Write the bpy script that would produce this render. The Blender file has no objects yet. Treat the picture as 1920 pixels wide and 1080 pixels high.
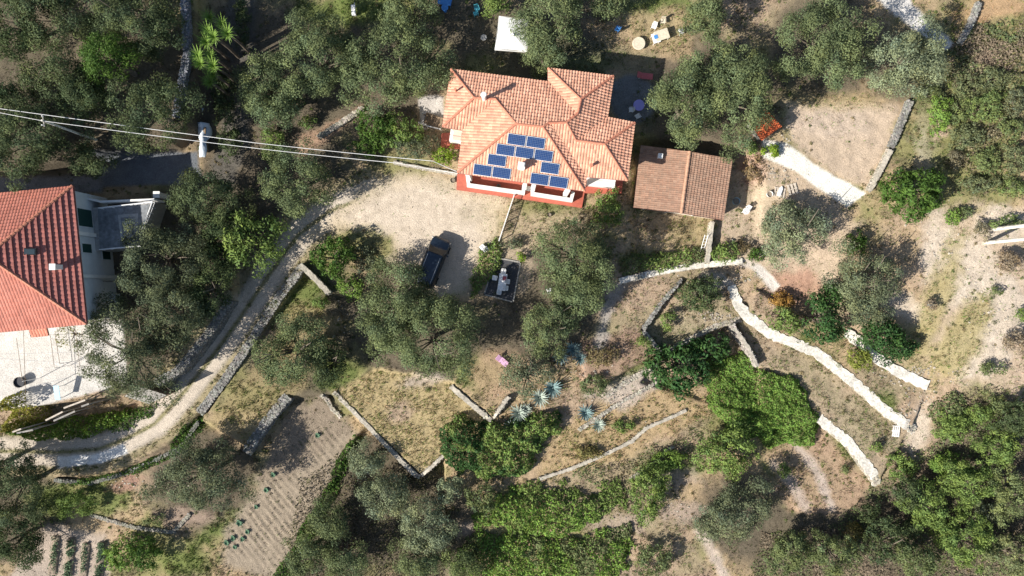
import bpy, math, random
import numpy as np
from mathutils import Vector, Matrix
R = math.radians
SC = bpy.context.scene
COL = SC.collection
# ---------------------------------------------------------------- camera, sky, sun, exposure
CAM_H = 72.0
PXM = 18.0                                   # photograph pixels per metre on the level z = 0
cam_data = bpy.data.cameras.new("camera")
cam = bpy.data.objects.new("camera", cam_data); COL.objects.link(cam)
cam.location = (0, 0, CAM_H); cam.rotation_euler = (0, 0, 0)
cam_data.sensor_width = 36.0
cam_data.lens = 36.0 * CAM_H / (1920 / PXM)
cam_data.clip_start = 0.5; cam_data.clip_end = 3000
SC.camera = cam
SUN_EL, SUN_AZ = 34.5, 28.0                  # light travels towards +x turned SUN_AZ towards +y
sd = Vector((math.cos(R(SUN_AZ)) * math.cos(R(SUN_EL)), math.sin(R(SUN_AZ)) * math.cos(R(SUN_EL)), -math.sin(R(SUN_EL))))
sl = bpy.data.lights.new("sun", 'SUN'); sl.energy = 5.0; sl.angle = R(0.5); sl.color = (1.0, 0.955, 0.88)
sun = bpy.data.objects.new("sun", sl); COL.objects.link(sun)
sun.rotation_euler = sd.to_track_quat('-Z', 'Y').to_euler(); sun.location = (-40, -25, 60)
W = bpy.data.worlds.new("World"); SC.world = W; W.use_nodes = True
nt = W.node_tree; bg = nt.nodes['Background']
sky = nt.nodes.new('ShaderNodeTexSky'); sky.sky_type = 'NISHITA'; sky.sun_disc = False
sky.sun_elevation = R(SUN_EL); sky.sun_rotation = math.atan2(-sd.x, -sd.y)
nt.links.new(sky.outputs[0], bg.inputs[0]); bg.inputs[1].default_value = 0.075
SC.view_settings.view_transform = 'Standard'; SC.view_settings.look = 'None'
SC.view_settings.exposure = 0.80; SC.view_settings.gamma = 1.0
SC.cycles.max_bounces = 6; SC.cycles.diffuse_bounces = 3; SC.cycles.transmission_bounces = 3

# ---------------------------------------------------------------- photograph point -> place
def P(px, py, z=0.0):
    k = (CAM_H - z) / CAM_H / PXM
    return Vector(((px - 960) * k, (540 - py) * k, z))
def Pn(pts, z=0.0):
    return np.array([P(a, b, z)[:2] for a, b in pts])
# ---------------------------------------------------------------- noise
def vnoise(x, y, seed=0):
    xi = np.floor(x).astype(np.int64); yi = np.floor(y).astype(np.int64)
    fx = x - xi; fy = y - yi
    fx = fx * fx * (3 - 2 * fx); fy = fy * fy * (3 - 2 * fy)
    def h(a, b):
        n = (a * 374761393 + b * 668265263 + seed * 974711) & 0x7fffffff
        n = ((n ^ (n >> 13)) * 1274126177) & 0x7fffffff
        return ((n ^ (n >> 16)) & 0xffff) / 65535.0
    return (h(xi, yi) * (1 - fx) + h(xi + 1, yi) * fx) * (1 - fy) + (h(xi, yi + 1) * (1 - fx) + h(xi + 1, yi + 1) * fx) * fy
def fbm(x, y, s, seed=0, o=4):
    t = 0; a = .5; n = 0
    for k in range(o):
        t = t + a * vnoise(x / s * 2 ** k + 17.3 * k, y / s * 2 ** k - 9.1 * k, seed + k); n += a; a *= .55
    return t / n
def sdist(X, Y, poly):                       # signed distance to a polygon, positive inside
    poly = np.asarray(poly); n = len(poly)
    d = np.full(X.shape, 1e9); ins = np.zeros(X.shape, bool)
    for i in range(n):
        ax, ay = poly[i]; bx, by = poly[(i + 1) % n]
        ex, ey = bx - ax, by - ay
        t = np.clip(((X - ax) * ex + (Y - ay) * ey) / (ex * ex + ey * ey + 1e-12), 0, 1)
        d = np.minimum(d, np.hypot(X - ax - t * ex, Y - ay - t * ey))
        c = ((ay > Y) != (by > Y)) & (X < (bx - ax) * (Y - ay) / (by - ay + 1e-12) + ax)
        ins ^= c
    return np.where(ins, d, -d)
def ldist(X, Y, line, vals=None):            # distance to a polyline (and a value carried along it)
    d = np.full(X.shape, 1e9); v = np.zeros(X.shape)
    for i in range(len(line) - 1):
        ax, ay = line[i]; bx, by = line[i + 1]; ex, ey = bx - ax, by - ay
        t = np.clip(((X - ax) * ex + (Y - ay) * ey) / (ex * ex + ey * ey + 1e-12), 0, 1)
        q = np.hypot(X - ax - t * ex, Y - ay - t * ey); m = q < d
        d = np.where(m, q, d)
        if vals is not None: v = np.where(m, vals[i] + t * (vals[i + 1] - vals[i]), v)
    return (d, v) if vals is not None else d
def sstep(a, b, x):
    t = np.clip((x - a) / (b - a), 0, 1); return t * t * (3 - 2 * t)
# ---------------------------------------------------------------- relief of the hillside
CTRL = [(960,270,0),(800,400,0),(1200,420,0),(100,150,.8),(480,100,.4),(1300,60,1.0),(1000,60,.9),(1200,120,.7),(1180,190,.3),(850,60,.7),(1550,250,.5),(1750,200,1.0),(1900,300,2.2),(1900,600,1.4),
 (1750,550,.5),(1900,850,-1.6),(1700,950,-3.3),(1400,1000,-4.3),(1100,1000,-4.3),(700,1000,-4.1),(500,950,-3.6),(150,1000,-4.5),(300,900,-3.4),
 (20,960,-4),(640,600,-1.5),(420,760,-2.8),(940,700,-1.0),(940,560,-.1),(1070,600,-.5),(1150,800,-2.6),(1450,640,-1.2),(1600,720,-1.4),(1250,600,-1.4),
 (40,820,-2.6),(250,830,-2.6),(520,470,-.4),(300,330,.2),(700,220,.2),(620,280,-.1),(900,800,-2.6),(1000,860,-3),(1500,880,-3.2),(1300,860,-3.2),(1200,760,-2.5),
 (1300,690,-2.9),(1440,740,-2.6),(-200,500,.3),(-300,1000,-4.5),(-200,0,1.5),(960,-250,1.5),(2150,300,4),(2150,1000,-2),(960,1350,-6),(400,1350,-6),(1600,1350,-6),(1600,-250,2)]
ROADC = [(-260,852,-3.1),(0,846,-2.9),(110,848,-2.8),(180,843,-2.65),(230,826,-2.55),(290,795,-2.4),(347,733,-2.1),(400,666,-1.8),(442,608,-1.4),(481,550,-1.1),(525,485,-.7),(560,440,-.4),(615,398,-.1),(700,365,0)]
LEVELS = [
 ([(1184,270),(1300,268),(1385,285),(1420,330),(1420,480),(1390,489),(1300,497),(1225,511),(1190,518)], -.9, .5),  # (outline in photograph points, level, edge softness in metres)
 ([(550,470),(640,375),(760,318),(858,326),(1100,300),(1180,300),(1180,440),(1200,511),(1160,526),(1000,560),(900,560),(820,560),(700,470),(640,450)], 0.0, .5),
 ([(568,504),(620,548),(700,560),(720,650),(640,745),(605,742),(540,742),(470,845),(375,790),(450,680),(520,566)], -2.0, .25),
 ([(625,735),(700,690),(850,715),(925,790),(890,830),(832,853),(787,892),(690,797)], -2.2, .2),
 ([(850,722),(921,785),(955,740),(1040,700),(1000,620),(880,640)], -1.0, .2),
 ([(600,740),(625,737),(690,797),(668,812),(520,1085),(300,1085),(400,1000),(468,850),(540,745)], -3.6, .3),
 ([(690,800),(787,894),(834,855),(840,1090),(525,1090),(675,812)], -4.2, .3),
 ([(1120,560),(1165,530),(1278,522),(1204,618),(1238,662),(1160,705),(1095,720),(1090,640)], -1.0, .2),
 ([(1278,522),(1325,515),(1372,540),(1392,598),(1240,662),(1204,618)], -1.8, .2),
 ([(1240,664),(1310,630),(1376,606),(1412,688),(1420,780),(1300,745),(1200,715)], -3.0, .2),
 ([(1390,602),(1374,545),(1397,592),(1440,627),(1527,662),(1592,714),(1662,777),(1706,806),(1650,905),(1537,785),(1490,700),(1414,686)], -1.9, .2),
 ([(1399,590),(1442,623),(1528,658),(1594,709),(1664,772),(1712,803),(1742,724),(1640,672),(1584,624),(1500,590),(1420,545)], -.9, .2),
 ([(1530,782),(1590,832),(1645,908),(1610,990),(1500,960),(1420,860),(1440,800)], -3.3, .25),
 ([(-600,-400),(366,-400),(366,120),(350,234),(318,268),(200,282),(0,330),(-600,330)], 2.8, .2),
 ([(-500,300),(150,325),(330,340),(440,470),(436,560),(400,618),(343,690),(303,714),(238,742),(60,765),(-500,780)], .3, .2),
]
def relief_points(X, Y):
    num = np.zeros(X.shape); den = np.full(X.shape, 1e-9)
    for a, b, z in CTRL:
        p = P(a, b, z); d2 = (X - p.x) ** 2 + (Y - p.y) ** 2
        w = np.exp(-d2 / (2 * 6.0 ** 2)) + 2e-4 / (1 + d2 / 200)
        num += w * z; den += w
    Z = num / den
    for poly, z, f in LEVELS[:13]:
        s = sdist(X, Y, Pn(poly, z)); w = sstep(-f, f, s + .25 * (fbm(X, Y, 1.2, 5) - .5)); Z = Z * (1 - w) + z * w
    rl = [P(a, b, z) for a, b, z in ROADC]
    d, v = ldist(X, Y, [(p.x, p.y) for p in rl], [p.z for p in rl])
    w = 1 - sstep(2.55, 2.95, d); Z = Z * (1 - w) + v * w
    for poly, z, f in LEVELS[13:]:
        s = sdist(X, Y, Pn(poly, z)); w = sstep(-f, f, s); Z = Z * (1 - w) + z * w
    return Z
def axis(lo, hi, step, far):
    a = list(np.arange(lo, hi + 1e-6, step)); s = step; l = [lo]; h = [a[-1]]
    while h[-1] < far: s *= 1.35; h.append(h[-1] + s); l.append(l[-1] - s)
    return np.array(l[:0:-1] + a + h[1:])
GX = axis(-61.0, 61.0, .17, 900.0); GY = axis(-36.5, 36.5, .17, 900.0)
XX, YY = np.meshgrid(GX, GY)
ZZ = relief_points(XX, YY)
far = sstep(70, 400, np.hypot(XX, YY * 1.4))
ZZ = ZZ + far * (YY * .06 + 10 * (fbm(XX, YY, 120, 3) - .5))
ZBASE = ZZ.copy()
def ground_z(x, y):
    i = int(np.clip(np.searchsorted(GX, x) - 1, 0, len(GX) - 2)); j = int(np.clip(np.searchsorted(GY, y) - 1, 0, len(GY) - 2))
    tx = min(max((x - GX[i]) / (GX[i + 1] - GX[i]), 0), 1); ty = min(max((y - GY[j]) / (GY[j + 1] - GY[j]), 0), 1)
    a = ZBASE[j, i] * (1 - tx) + ZBASE[j, i + 1] * tx; b = ZBASE[j + 1, i] * (1 - tx) + ZBASE[j + 1, i + 1] * tx
    return float(a * (1 - ty) + b * ty)
def gz_arr(x, y):
    i = np.clip(np.searchsorted(GX, x) - 1, 0, len(GX) - 2); j = np.clip(np.searchsorted(GY, y) - 1, 0, len(GY) - 2)
    tx = np.clip((x - GX[i]) / (GX[i + 1] - GX[i]), 0, 1); ty = np.clip((y - GY[j]) / (GY[j + 1] - GY[j]), 0, 1)
    return (ZBASE[j, i] * (1 - tx) + ZBASE[j, i + 1] * tx) * (1 - ty) + (ZBASE[j + 1, i] * (1 - tx) + ZBASE[j + 1, i + 1] * tx) * ty
def G(px, py, up=0.0):                       # point standing `up` above the ground, seen at this photograph point
    z = 0.0
    for _ in range(6):
        p = P(px, py, z + up); z = ground_z(p.x, p.y)
    p = P(px, py, z + up); p.z = z; return p
def Gp(pts): return [G(a, b) for a, b in pts]

# ---------------------------------------------------------------- materials
def new_mat(name):
    m = bpy.data.materials.new(name); m.use_nodes = True
    t = m.node_tree; b = t.nodes['Principled BSDF']; return m, t, b
def attr_node(t):
    a = t.nodes.new('ShaderNodeAttribute'); a.attribute_name = 'Col'; return a
def noise_node(t, scale, detail=4, rough=.6, coord='Object'):
    tc = t.nodes.new('ShaderNodeTexCoord'); n = t.nodes.new('ShaderNodeTexNoise')
    n.inputs['Scale'].default_value = scale; n.inputs['Detail'].default_value = detail; n.inputs['Roughness'].default_value = rough
    t.links.new(tc.outputs[coord], n.inputs['Vector']); return n
def ramp_mul(t, src, fac_out, lo, hi, p0=.3, p1=.7):     # colour * (lo..hi by noise)
    r = t.nodes.new('ShaderNodeMapRange'); r.inputs[1].default_value = p0; r.inputs[2].default_value = p1
    r.inputs[3].default_value = lo; r.inputs[4].default_value = hi
    t.links.new(fac_out, r.inputs[0])
    v = t.nodes.new('ShaderNodeVectorMath'); v.operation = 'SCALE'
    t.links.new(src, v.inputs[0]); t.links.new(r.outputs[0], v.inputs['Scale']); return v.outputs[0]
def bump(t, b, h_out, strength, dist):
    n = t.nodes.new('ShaderNodeBump'); n.inputs['Strength'].default_value = strength; n.inputs['Distance'].default_value = dist
    t.links.new(h_out, n.inputs['Height']); t.links.new(n.outputs[0], b.inputs['Normal'])
def surf(name, col, rough=.7, var=.25, scale=6, bmp=.0, metal=0, spec=.3, coat=0):
    m, t, b = new_mat(name)
    b.inputs['Roughness'].default_value = rough; b.inputs['Metallic'].default_value = metal; b.inputs['Specular IOR Level'].default_value = spec
    b.inputs['Coat Weight'].default_value = coat
    rgb = t.nodes.new('ShaderNodeRGB'); rgb.outputs[0].default_value = (*col, 1)
    n = noise_node(t, scale, 5)
    n2 = noise_node(t, scale * .17, 3)
    o = ramp_mul(t, rgb.outputs[0], n.outputs[0], 1 - var, 1 + var)
    o = ramp_mul(t, o, n2.outputs[0], 1 - var * .7, 1 + var * .7)
    t.links.new(o, b.inputs['Base Color'])
    if bmp: bump(t, b, n.outputs[0], bmp, .05)
    return m
def attr_mat(name, rough=.8, var=.2, scale=8, bmp=.3, dist=.04, spec=.2):
    m, t, b = new_mat(name); b.inputs['Roughness'].default_value = rough; b.inputs['Specular IOR Level'].default_value = spec
    a = attr_node(t); n = noise_node(t, scale, 6, .65)
    o = ramp_mul(t, a.outputs[0], n.outputs[0], 1 - var, 1 + var)
    n2 = noise_node(t, .55, 5, .7); o = ramp_mul(t, o, n2.outputs[0], 1 - var * .9, 1 + var * .7)
    t.links.new(o, b.inputs['Base Color'])
    if bmp: bump(t, b, n.outputs[0], bmp, dist)
    return m
def leaf_mat(name, back=(1, 1, 1), trans=.28, rough=.55):
    m, t, b = new_mat(name); b.inputs['Roughness'].default_value = rough; b.inputs['Specular IOR Level'].default_value = .08
    a = attr_node(t); g = t.nodes.new('ShaderNodeNewGeometry')
    v = t.nodes.new('ShaderNodeVectorMath'); v.operation = 'MULTIPLY'; v.inputs[1].default_value = back
    t.links.new(a.outputs[0], v.inputs[0])
    mx = t.nodes.new('ShaderNodeMix'); mx.data_type = 'RGBA'
    t.links.new(g.outputs['Backfacing'], mx.inputs[0]); t.links.new(a.outputs[0], mx.inputs[6]); t.links.new(v.outputs[0], mx.inputs[7])
    t.links.new(mx.outputs[2], b.inputs['Base Color'])
    tr = t.nodes.new('ShaderNodeBsdfTranslucent'); t.links.new(a.outputs[0], tr.inputs[0])
    ms = t.nodes.new('ShaderNodeMixShader'); ms.inputs[0].default_value = trans
    t.links.new(b.outputs[0], ms.inputs[1]); t.links.new(tr.outputs[0], ms.inputs[2])
    t.links.new(ms.outputs[0], t.nodes['Material Output'].inputs[0]); return m
def ground_mat():
    m, t, b = new_mat("land"); b.inputs['Roughness'].default_value = .95; b.inputs['Specular IOR Level'].default_value = .1
    a = attr_node(t)
    n1 = noise_node(t, 1.1, 8, .7); n2 = noise_node(t, 7, 6, .7); n3 = noise_node(t, 30, 3, .6)
    o = ramp_mul(t, a.outputs[0], n1.outputs[0], .8, 1.18); o = ramp_mul(t, o, n2.outputs[0], .72, 1.26); o = ramp_mul(t, o, n3.outputs[0], .8, 1.2)
    # pale stones and crumbs
    tc = t.nodes.new('ShaderNodeTexCoord'); vo = t.nodes.new('ShaderNodeTexVoronoi'); vo.inputs['Scale'].default_value = 4.5
    t.links.new(tc.outputs['Object'], vo.inputs['Vector'])
    lt = t.nodes.new('ShaderNodeMapRange'); lt.inputs[1].default_value = .10; lt.inputs[2].default_value = .16; lt.inputs[3].default_value = 1; lt.inputs[4].default_value = 0
    t.links.new(vo.outputs['Distance'], lt.inputs[0])
    sx = t.nodes.new('ShaderNodeSeparateXYZ'); t.links.new(vo.outputs['Color'], sx.inputs[0])
    gt = t.nodes.new('ShaderNodeMath'); gt.operation = 'GREATER_THAN'; gt.inputs[1].default_value = .8; t.links.new(sx.outputs[0], gt.inputs[0])
    mu = t.nodes.new('ShaderNodeMath'); mu.operation = 'MULTIPLY'; t.links.new(lt.outputs[0], mu.inputs[0]); t.links.new(gt.outputs[0], mu.inputs[1])
    mu2 = t.nodes.new('ShaderNodeMath'); mu2.operation = 'MULTIPLY'; mu2.inputs[1].default_value = .55; t.links.new(mu.outputs[0], mu2.inputs[0])
    mx = t.nodes.new('ShaderNodeMix'); mx.data_type = 'RGBA'; mx.inputs[7].default_value = (.55, .5, .42, 1)
    t.links.new(mu2.outputs[0], mx.inputs[0]); t.links.new(o, mx.inputs[6]); t.links.new(mx.outputs[2], b.inputs['Base Color'])
    ad = t.nodes.new('ShaderNodeMath'); ad.operation = 'ADD'; t.links.new(n2.outputs[0], ad.inputs[0]); t.links.new(mu.outputs[0], ad.inputs[1])
    bump(t, b, ad.outputs[0], .7, .12); return m
M = {}
M['land'] = ground_mat()
M['leaf'] = leaf_mat("leaf_green", (1.05, 1.05, 1.0)); M['olive'] = leaf_mat("leaf_olive", (1.15, 1.16, 1.06), .34, .7)
M['grass'] = leaf_mat("grass_blades", (1, 1, 1), .25, .8)
M['bark'] = surf("bark", (.16, .13, .10), .9, .4, 14, .8)
M['stone'] = attr_mat("stone", .9, .28, 9, .6); M['tile'] = attr_mat("roof_tile", .8, .2, 10, .15, .02, .3)
M['cement'] = surf("cement", (.60, .56, .49), .9, .34, 5, .6); M['old_cement'] = surf("old_cement", (.40, .36, .295), .95, .34, 5, .6); M['grey_cement'] = surf("grey_cement", (.34, .33, .31), .9, .2, 5, .3)
M['white_wall'] = surf("white_plaster", (.74, .72, .68), .85, .06, 2, .1); M['cream_wall'] = surf("cream_plaster", (.62, .54, .42), .85, .1, 2, .1)
M['pale_blue'] = surf("pale_plaster", (.60, .62, .62), .8, .06, 2, .1)
M['red_floor'] = surf("red_floor", (.43, .115, .075), .6, .12, 4, .1); M['pink_floor'] = surf("pink_floor", (.6, .42, .36), .7, .1, 4)
M['ridge'] = surf("ridge_clay", (.50, .20, .125), .75, .2, 7, .2); M['ridge_brown'] = surf("ridge_brown", (.45, .26, .17), .8, .2, 7, .2); M['ridge_dark'] = surf("ridge_dark", (.24, .10, .08), .8, .2, 7, .2)
M['white'] = surf("white_plastic", (.8, .79, .77), .45, .04, 3); M['canvas'] = surf("white_canvas", (.82, .81, .78), .9, .03, 2)
M['metal'] = surf("grey_metal", (.45, .46, .47), .4, .1, 5, 0, .8); M['dark'] = surf("dark_plastic", (.02, .02, .022), .5, .2, 5)
M['black'] = surf("black_rubber", (.012, .012, .012), .8, .2, 8)
M['wood'] = surf("old_wood", (.24, .17, .11), .85, .3, 9, .4); M['pale_wood'] = surf("pale_wood", (.5, .43, .35), .85, .22, 9, .3); M['grey_wood'] = surf("grey_wood", (.30, .28, .25), .9, .25, 9, .4)
M['car'] = surf("car_paint", (.020, .031, .048), .32, .05, 2, 0, .3, .5, .5); M['car_glass'] = surf("car_glass", (.012, .015, .02), .3, .02, 2, 0, 0, .35)
M['lamp'] = surf("lamp_glass", (.55, .55, .52), .15, .05, 3); M['chrome'] = surf("plate_white", (.7, .7, .68), .4, .05, 3)
M['shutter'] = surf("green_shutter", (.012, .045, .038), .6, .1, 5); M['glass'] = surf("window_glass", (.05, .07, .08), .1, .05, 2, 0, 0, .6)
M['blue'] = surf("blue_plastic", (.07, .24, .55), .45, .06, 3); M['cyan'] = surf("cyan_plastic", (.10, .42, .50), .45, .06, 3); M['lilac'] = surf("lilac_cloth", (.36, .33, .72), .9, .06, 3)
M['rose'] = surf("rose_cloth", (.45, .12, .13), .9, .1, 4); M['pink'] = surf("pink_cloth", (.62, .36, .52), .9, .08, 3); M['orange'] = surf("orange_sheet", (.55, .12, .04), .7, .12, 4, .1)
M['skyblue'] = surf("skyblue_plastic", (.28, .52, .66), .45, .06, 3); M['beige'] = surf("beige_stone", (.6, .53, .4), .9, .2, 8, .3); M['deck'] = surf("dark_deck", (.055, .055, .06), .8, .2, 6, .2)
M['soil'] = surf("soil", (.25, .20, .15), 1, .3, 7, .8); M['tarp'] = surf("pale_tarp", (.62, .68, .74), .7, .1, 3, .2)
def pv_mat():
    m, t, b = new_mat("pv_cells"); tc = t.nodes.new('ShaderNodeTexCoord'); br = t.nodes.new('ShaderNodeTexBrick')
    br.offset = 0; br.inputs['Scale'].default_value = 1
    br.inputs['Color1'].default_value = (.012, .035, .115, 1); br.inputs['Color2'].default_value = (.015, .045, .145, 1); br.inputs['Mortar'].default_value = (.09, .13, .21, 1)
    br.inputs['Mortar Size'].default_value = .012; br.inputs['Brick Width'].default_value = .165; br.inputs['Row Height'].default_value = .165
    t.links.new(tc.outputs['Object'], br.inputs['Vector']); t.links.new(br.outputs[0], b.inputs['Base Color'])
    b.inputs['Roughness'].default_value = .25; b.inputs['Specular IOR Level'].default_value = .3; return m
M['pv'] = pv_mat()
# ---------------------------------------------------------------- mesh helpers
def link_mesh(name, V, F, mat, parent=None, col=None, local=False, smooth=False):
    """V (n,3) world points; F list of polygons or (m,k) array; parent gets its location subtracted"""
    V = np.asarray(V, dtype=np.float32)
    if parent is not None and not local: V = V - np.array(parent.location, dtype=np.float32)
    me = bpy.data.meshes.new(name)
    if isinstance(F, np.ndarray):
        m, k = F.shape
        me.vertices.add(len(V)); me.vertices.foreach_set('co', V.ravel())
        me.loops.add(m * k); me.loops.foreach_set('vertex_index', F.astype(np.int32).ravel())
        me.polygons.add(m); me.polygons.foreach_set('loop_start', np.arange(0, m * k, k, dtype=np.int32))
        me.polygons.foreach_set('loop_total', np.full(m, k, dtype=np.int32))
        me.update(calc_edges=True); me.validate()
    else:
        me.from_pydata([tuple(v) for v in V], [], F); me.update()
    if col is not None:
        ca = me.color_attributes.new('Col', 'FLOAT_COLOR', 'POINT')
        c4 = np.ones((len(V), 4), dtype=np.float32); c4[:, :3] = col; ca.data.foreach_set('color', c4.ravel())
    me.polygons.foreach_set('use_smooth', np.full(len(me.polygons), bool(smooth)))
    me.materials.append(M[mat] if isinstance(mat, str) else mat)
    o = bpy.data.objects.new(name, me); COL.objects.link(o)
    if parent is not None: o.parent = parent
    return o
def tag(o, label, cat, group=None, kind='thing'):
    o['label'] = label; o['category'] = cat; o['kind'] = kind
    if group: o['group'] = group
    return o
def thing(name, label, cat, loc, rot=0, group=None):
    o = bpy.data.objects.new(name, None); COL.objects.link(o); o.location = loc; o.rotation_euler = (0, 0, rot); o.empty_display_size = .3
    return tag(o, label, cat, group)
def struct(o, kind='structure'): o['kind'] = kind; return o
class MB:
    def __init__(s): s.v = []; s.f = []
    def add(s, V, F):
        n = len(s.v); s.v += [tuple(v) for v in V]; s.f += [[i + n for i in f] for f in F]; return s
    def box(s, c, d, rz=0, rx=0, ry=0):
        m = Matrix.Rotation(rz, 3, 'Z') @ Matrix.Rotation(ry, 3, 'Y') @ Matrix.Rotation(rx, 3, 'X'); c = Vector(c)
        q = [c + m @ Vector((a * d[0] / 2, b * d[1] / 2, e * d[2] / 2)) for e in (-1, 1) for b in (-1, 1) for a in (-1, 1)]
        return s.add(q, [[0, 2, 3, 1], [4, 5, 7, 6], [0, 1, 5, 4], [2, 6, 7, 3], [0, 4, 6, 2], [1, 3, 7, 5]])
    def cyl(s, p0, p1, r0, r1=None, n=10, cap=True):
        r1 = r0 if r1 is None else r1; p0 = Vector(p0); p1 = Vector(p1); d = (p1 - p0).normalized()
        a = d.orthogonal().normalized(); b = d.cross(a)
        q = [p + (a * math.cos(2 * math.pi * k / n) + b * math.sin(2 * math.pi * k / n)) * r for p, r in ((p0, r0), (p1, r1)) for k in range(n)]
        F = [[k, (k + 1) % n, n + (k + 1) % n, n + k] for k in range(n)]
        if cap: F += [list(range(n))[::-1], list(range(n, 2 * n))]
        return s.add(q, F)
    def prism(s, pts, z0, z1):               # outline of (x, y), between two levels (numbers or per-vertex lists)
        n = len(pts); a0 = z0 if isinstance(z0, (list, tuple)) else [z0] * n; a1 = z1 if isinstance(z1, (list, tuple)) else [z1] * n
        ar = sum(pts[i][0] * pts[(i + 1) % n][1] - pts[(i + 1) % n][0] * pts[i][1] for i in range(n))
        if ar < 0: pts = pts[::-1]; a0 = a0[::-1]; a1 = a1[::-1]
        q = [(p[0], p[1], a0[i]) for i, p in enumerate(pts)] + [(p[0], p[1], a1[i]) for i, p in enumerate(pts)]
        return s.add(q, [list(range(n))[::-1], list(range(n, 2 * n))] + [[i, (i + 1) % n, n + (i + 1) % n, n + i] for i in range(n)])
    def tube(s, pts, rad, n=7):
        pts = [Vector(p) for p in pts]; q = []; a = None
        for i, p in enumerate(pts):
            d = (pts[min(i + 1, len(pts) - 1)] - pts[max(i - 1, 0)]).normalized()
            a = (d.orthogonal() if a is None else (a - d * a.dot(d))).normalized(); b = d.cross(a); r = rad[i] if hasattr(rad, '__len__') else rad
            q += [p + (a * math.cos(2 * math.pi * k / n) + b * math.sin(2 * math.pi * k / n)) * r for k in range(n)]
        F = [[i * n + k, i * n + (k + 1) % n, (i + 1) * n + (k + 1) % n, (i + 1) * n + k] for i in range(len(pts) - 1) for k in range(n)]
        return s.add(q, F + [list(range(n))[::-1], list(range((len(pts) - 1) * n, len(pts) * n))])
    def build(s, name, mat, parent=None, local=True, smooth=False, bevel=0):
        o = link_mesh(name, s.v, s.f, mat, parent, local=local, smooth=smooth)
        if bevel:
            b = o.modifiers.new('bevel', 'BEVEL'); b.width = bevel; b.segments = 2; b.limit_method = 'ANGLE'
        return o
# ---------------------------------------------------------------- land cover (what grows or lies where)
DRY=(.365,.272,.165); YARD=(.55,.46,.36); ROADA=(.38,.33,.27); GREEN=(.135,.165,.05); CEM=(.70,.67,.60); SOIL=(.25,.20,.148); GOLD=(.36,.285,.155)
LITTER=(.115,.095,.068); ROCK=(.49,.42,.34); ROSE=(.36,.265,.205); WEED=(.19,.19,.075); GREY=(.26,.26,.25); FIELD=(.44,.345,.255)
A = np.empty(XX.shape + (3,)); grassy = np.full(XX.shape, .6); cls = np.zeros(XX.shape, np.int8)
nA = fbm(XX, YY, 5, 11); nB = fbm(XX, YY, 1.3, 12); nC = fbm(XX, YY, 14, 13); nD = fbm(XX, YY, .6, 14, 3)
mix = lambda a, b, w: a * (1 - w[..., None]) + np.array(b) * w[..., None]
A[:] = DRY
A = mix(A, WEED, .8 * sstep(.44, .60, nA)); A = mix(A, LITTER, .4 * sstep(.52, .7, nB)); A = mix(A, ROSE, .5 * sstep(.5, .62, nC))
A = mix(A, (.10, .12, .04), far)
def lay(s, col, f=.5, amp=.9, g=None, c=None, k=1.0):
    """paint a cover where the signed distance s > 0, with a ragged edge"""
    global A, grassy
    w = sstep(-f, f, s + amp * (nB * .65 + nD * .35 - .5) * 2) * k
    A = mix(A, col, w)
    if g is not None: grassy = grassy * (1 - w) + g * w
    if c is not None: cls[w > .5] = c
def poly(pts, z=None):
    if z is None: return sdist(XX, YY, np.array([G(a, b)[:2] for a, b in pts]))
    return sdist(XX, YY, Pn(pts, z))
def blob(px, py, rx, ry=None, rot=0):
    p = G(px, py); ry = ry or rx; c, s = math.cos(R(rot)), math.sin(R(rot)); dx = XX - p.x; dy = YY - p.y
    u = (dx * c + dy * s) / (rx / PXM); v = (-dx * s + dy * c) / (ry / PXM)
    return (1 - np.hypot(u, v)) * min(rx, ry) / PXM
def line(pts, w): return w / PXM / 2 - ldist(XX, YY, [tuple(G(a, b)[:2]) for a, b in pts])
# forest floor under the big groves
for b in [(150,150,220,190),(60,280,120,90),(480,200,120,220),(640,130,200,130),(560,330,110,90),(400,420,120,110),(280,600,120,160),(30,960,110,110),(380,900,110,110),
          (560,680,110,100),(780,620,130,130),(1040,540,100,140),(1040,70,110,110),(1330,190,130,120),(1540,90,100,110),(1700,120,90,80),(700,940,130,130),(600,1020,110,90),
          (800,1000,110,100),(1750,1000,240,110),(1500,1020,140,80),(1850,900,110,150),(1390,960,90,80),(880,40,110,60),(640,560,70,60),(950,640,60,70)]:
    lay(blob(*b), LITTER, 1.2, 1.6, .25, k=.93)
for b in [(700,10,80,40),(620,20,60,30),(1250,20,90,40),(900,700,50,30),(1030,404,24,22),(1240,60,40,25),(1620,800,60,25,-40),(1560,740,60,20,-40),(110,940,60,30),(200,930,50,40),
          (420,990,60,22,30),(340,1050,60,25),(1300,440,40,30),(1230,480,60,20),(640,700,50,30),(730,730,90,20),(1250,640,60,22,25),(1180,700,60,20,25),(1640,790,40,60,40),(1850,700,40,70,20),(1100,120,40,10),(520,880,50,18,50),(1500,700,50,18,40),(1590,830,24,50,35),(1660,760,30,16,40),(1250,880,60,20),(1100,830,40,16),(1500,640,40,12,35),(560,560,60,30,30),(480,740,40,20)]:
    lay(blob(*b), GREEN, .8, 1.4, 1.0, k=.9)
lay(poly([(1090,40),(1290,10),(1300,110),(1150,112)]), DRY, .6, 1, .6, k=.8)
lay(poly([(1470,190),(1695,195),(1660,280),(1622,352),(1560,330),(1480,265)]), FIELD, .5, .8, .04); lay(blob(1560,230,70,28), (.46,.37,.29), .8, 1.2, .2, k=.8); lay(blob(1560,190,80,14), GOLD, .6, 1, .8, k=.6); lay(blob(1545,330,80,10,-30), (.3,.25,.13), .5, 1, .8, k=.7)
lay(poly([(1380,300),(1440,270),(1560,360),(1610,420),(1560,540),(1400,500),(1340,440)]), FIELD, .8, 1.2, .45, k=.8)
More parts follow.
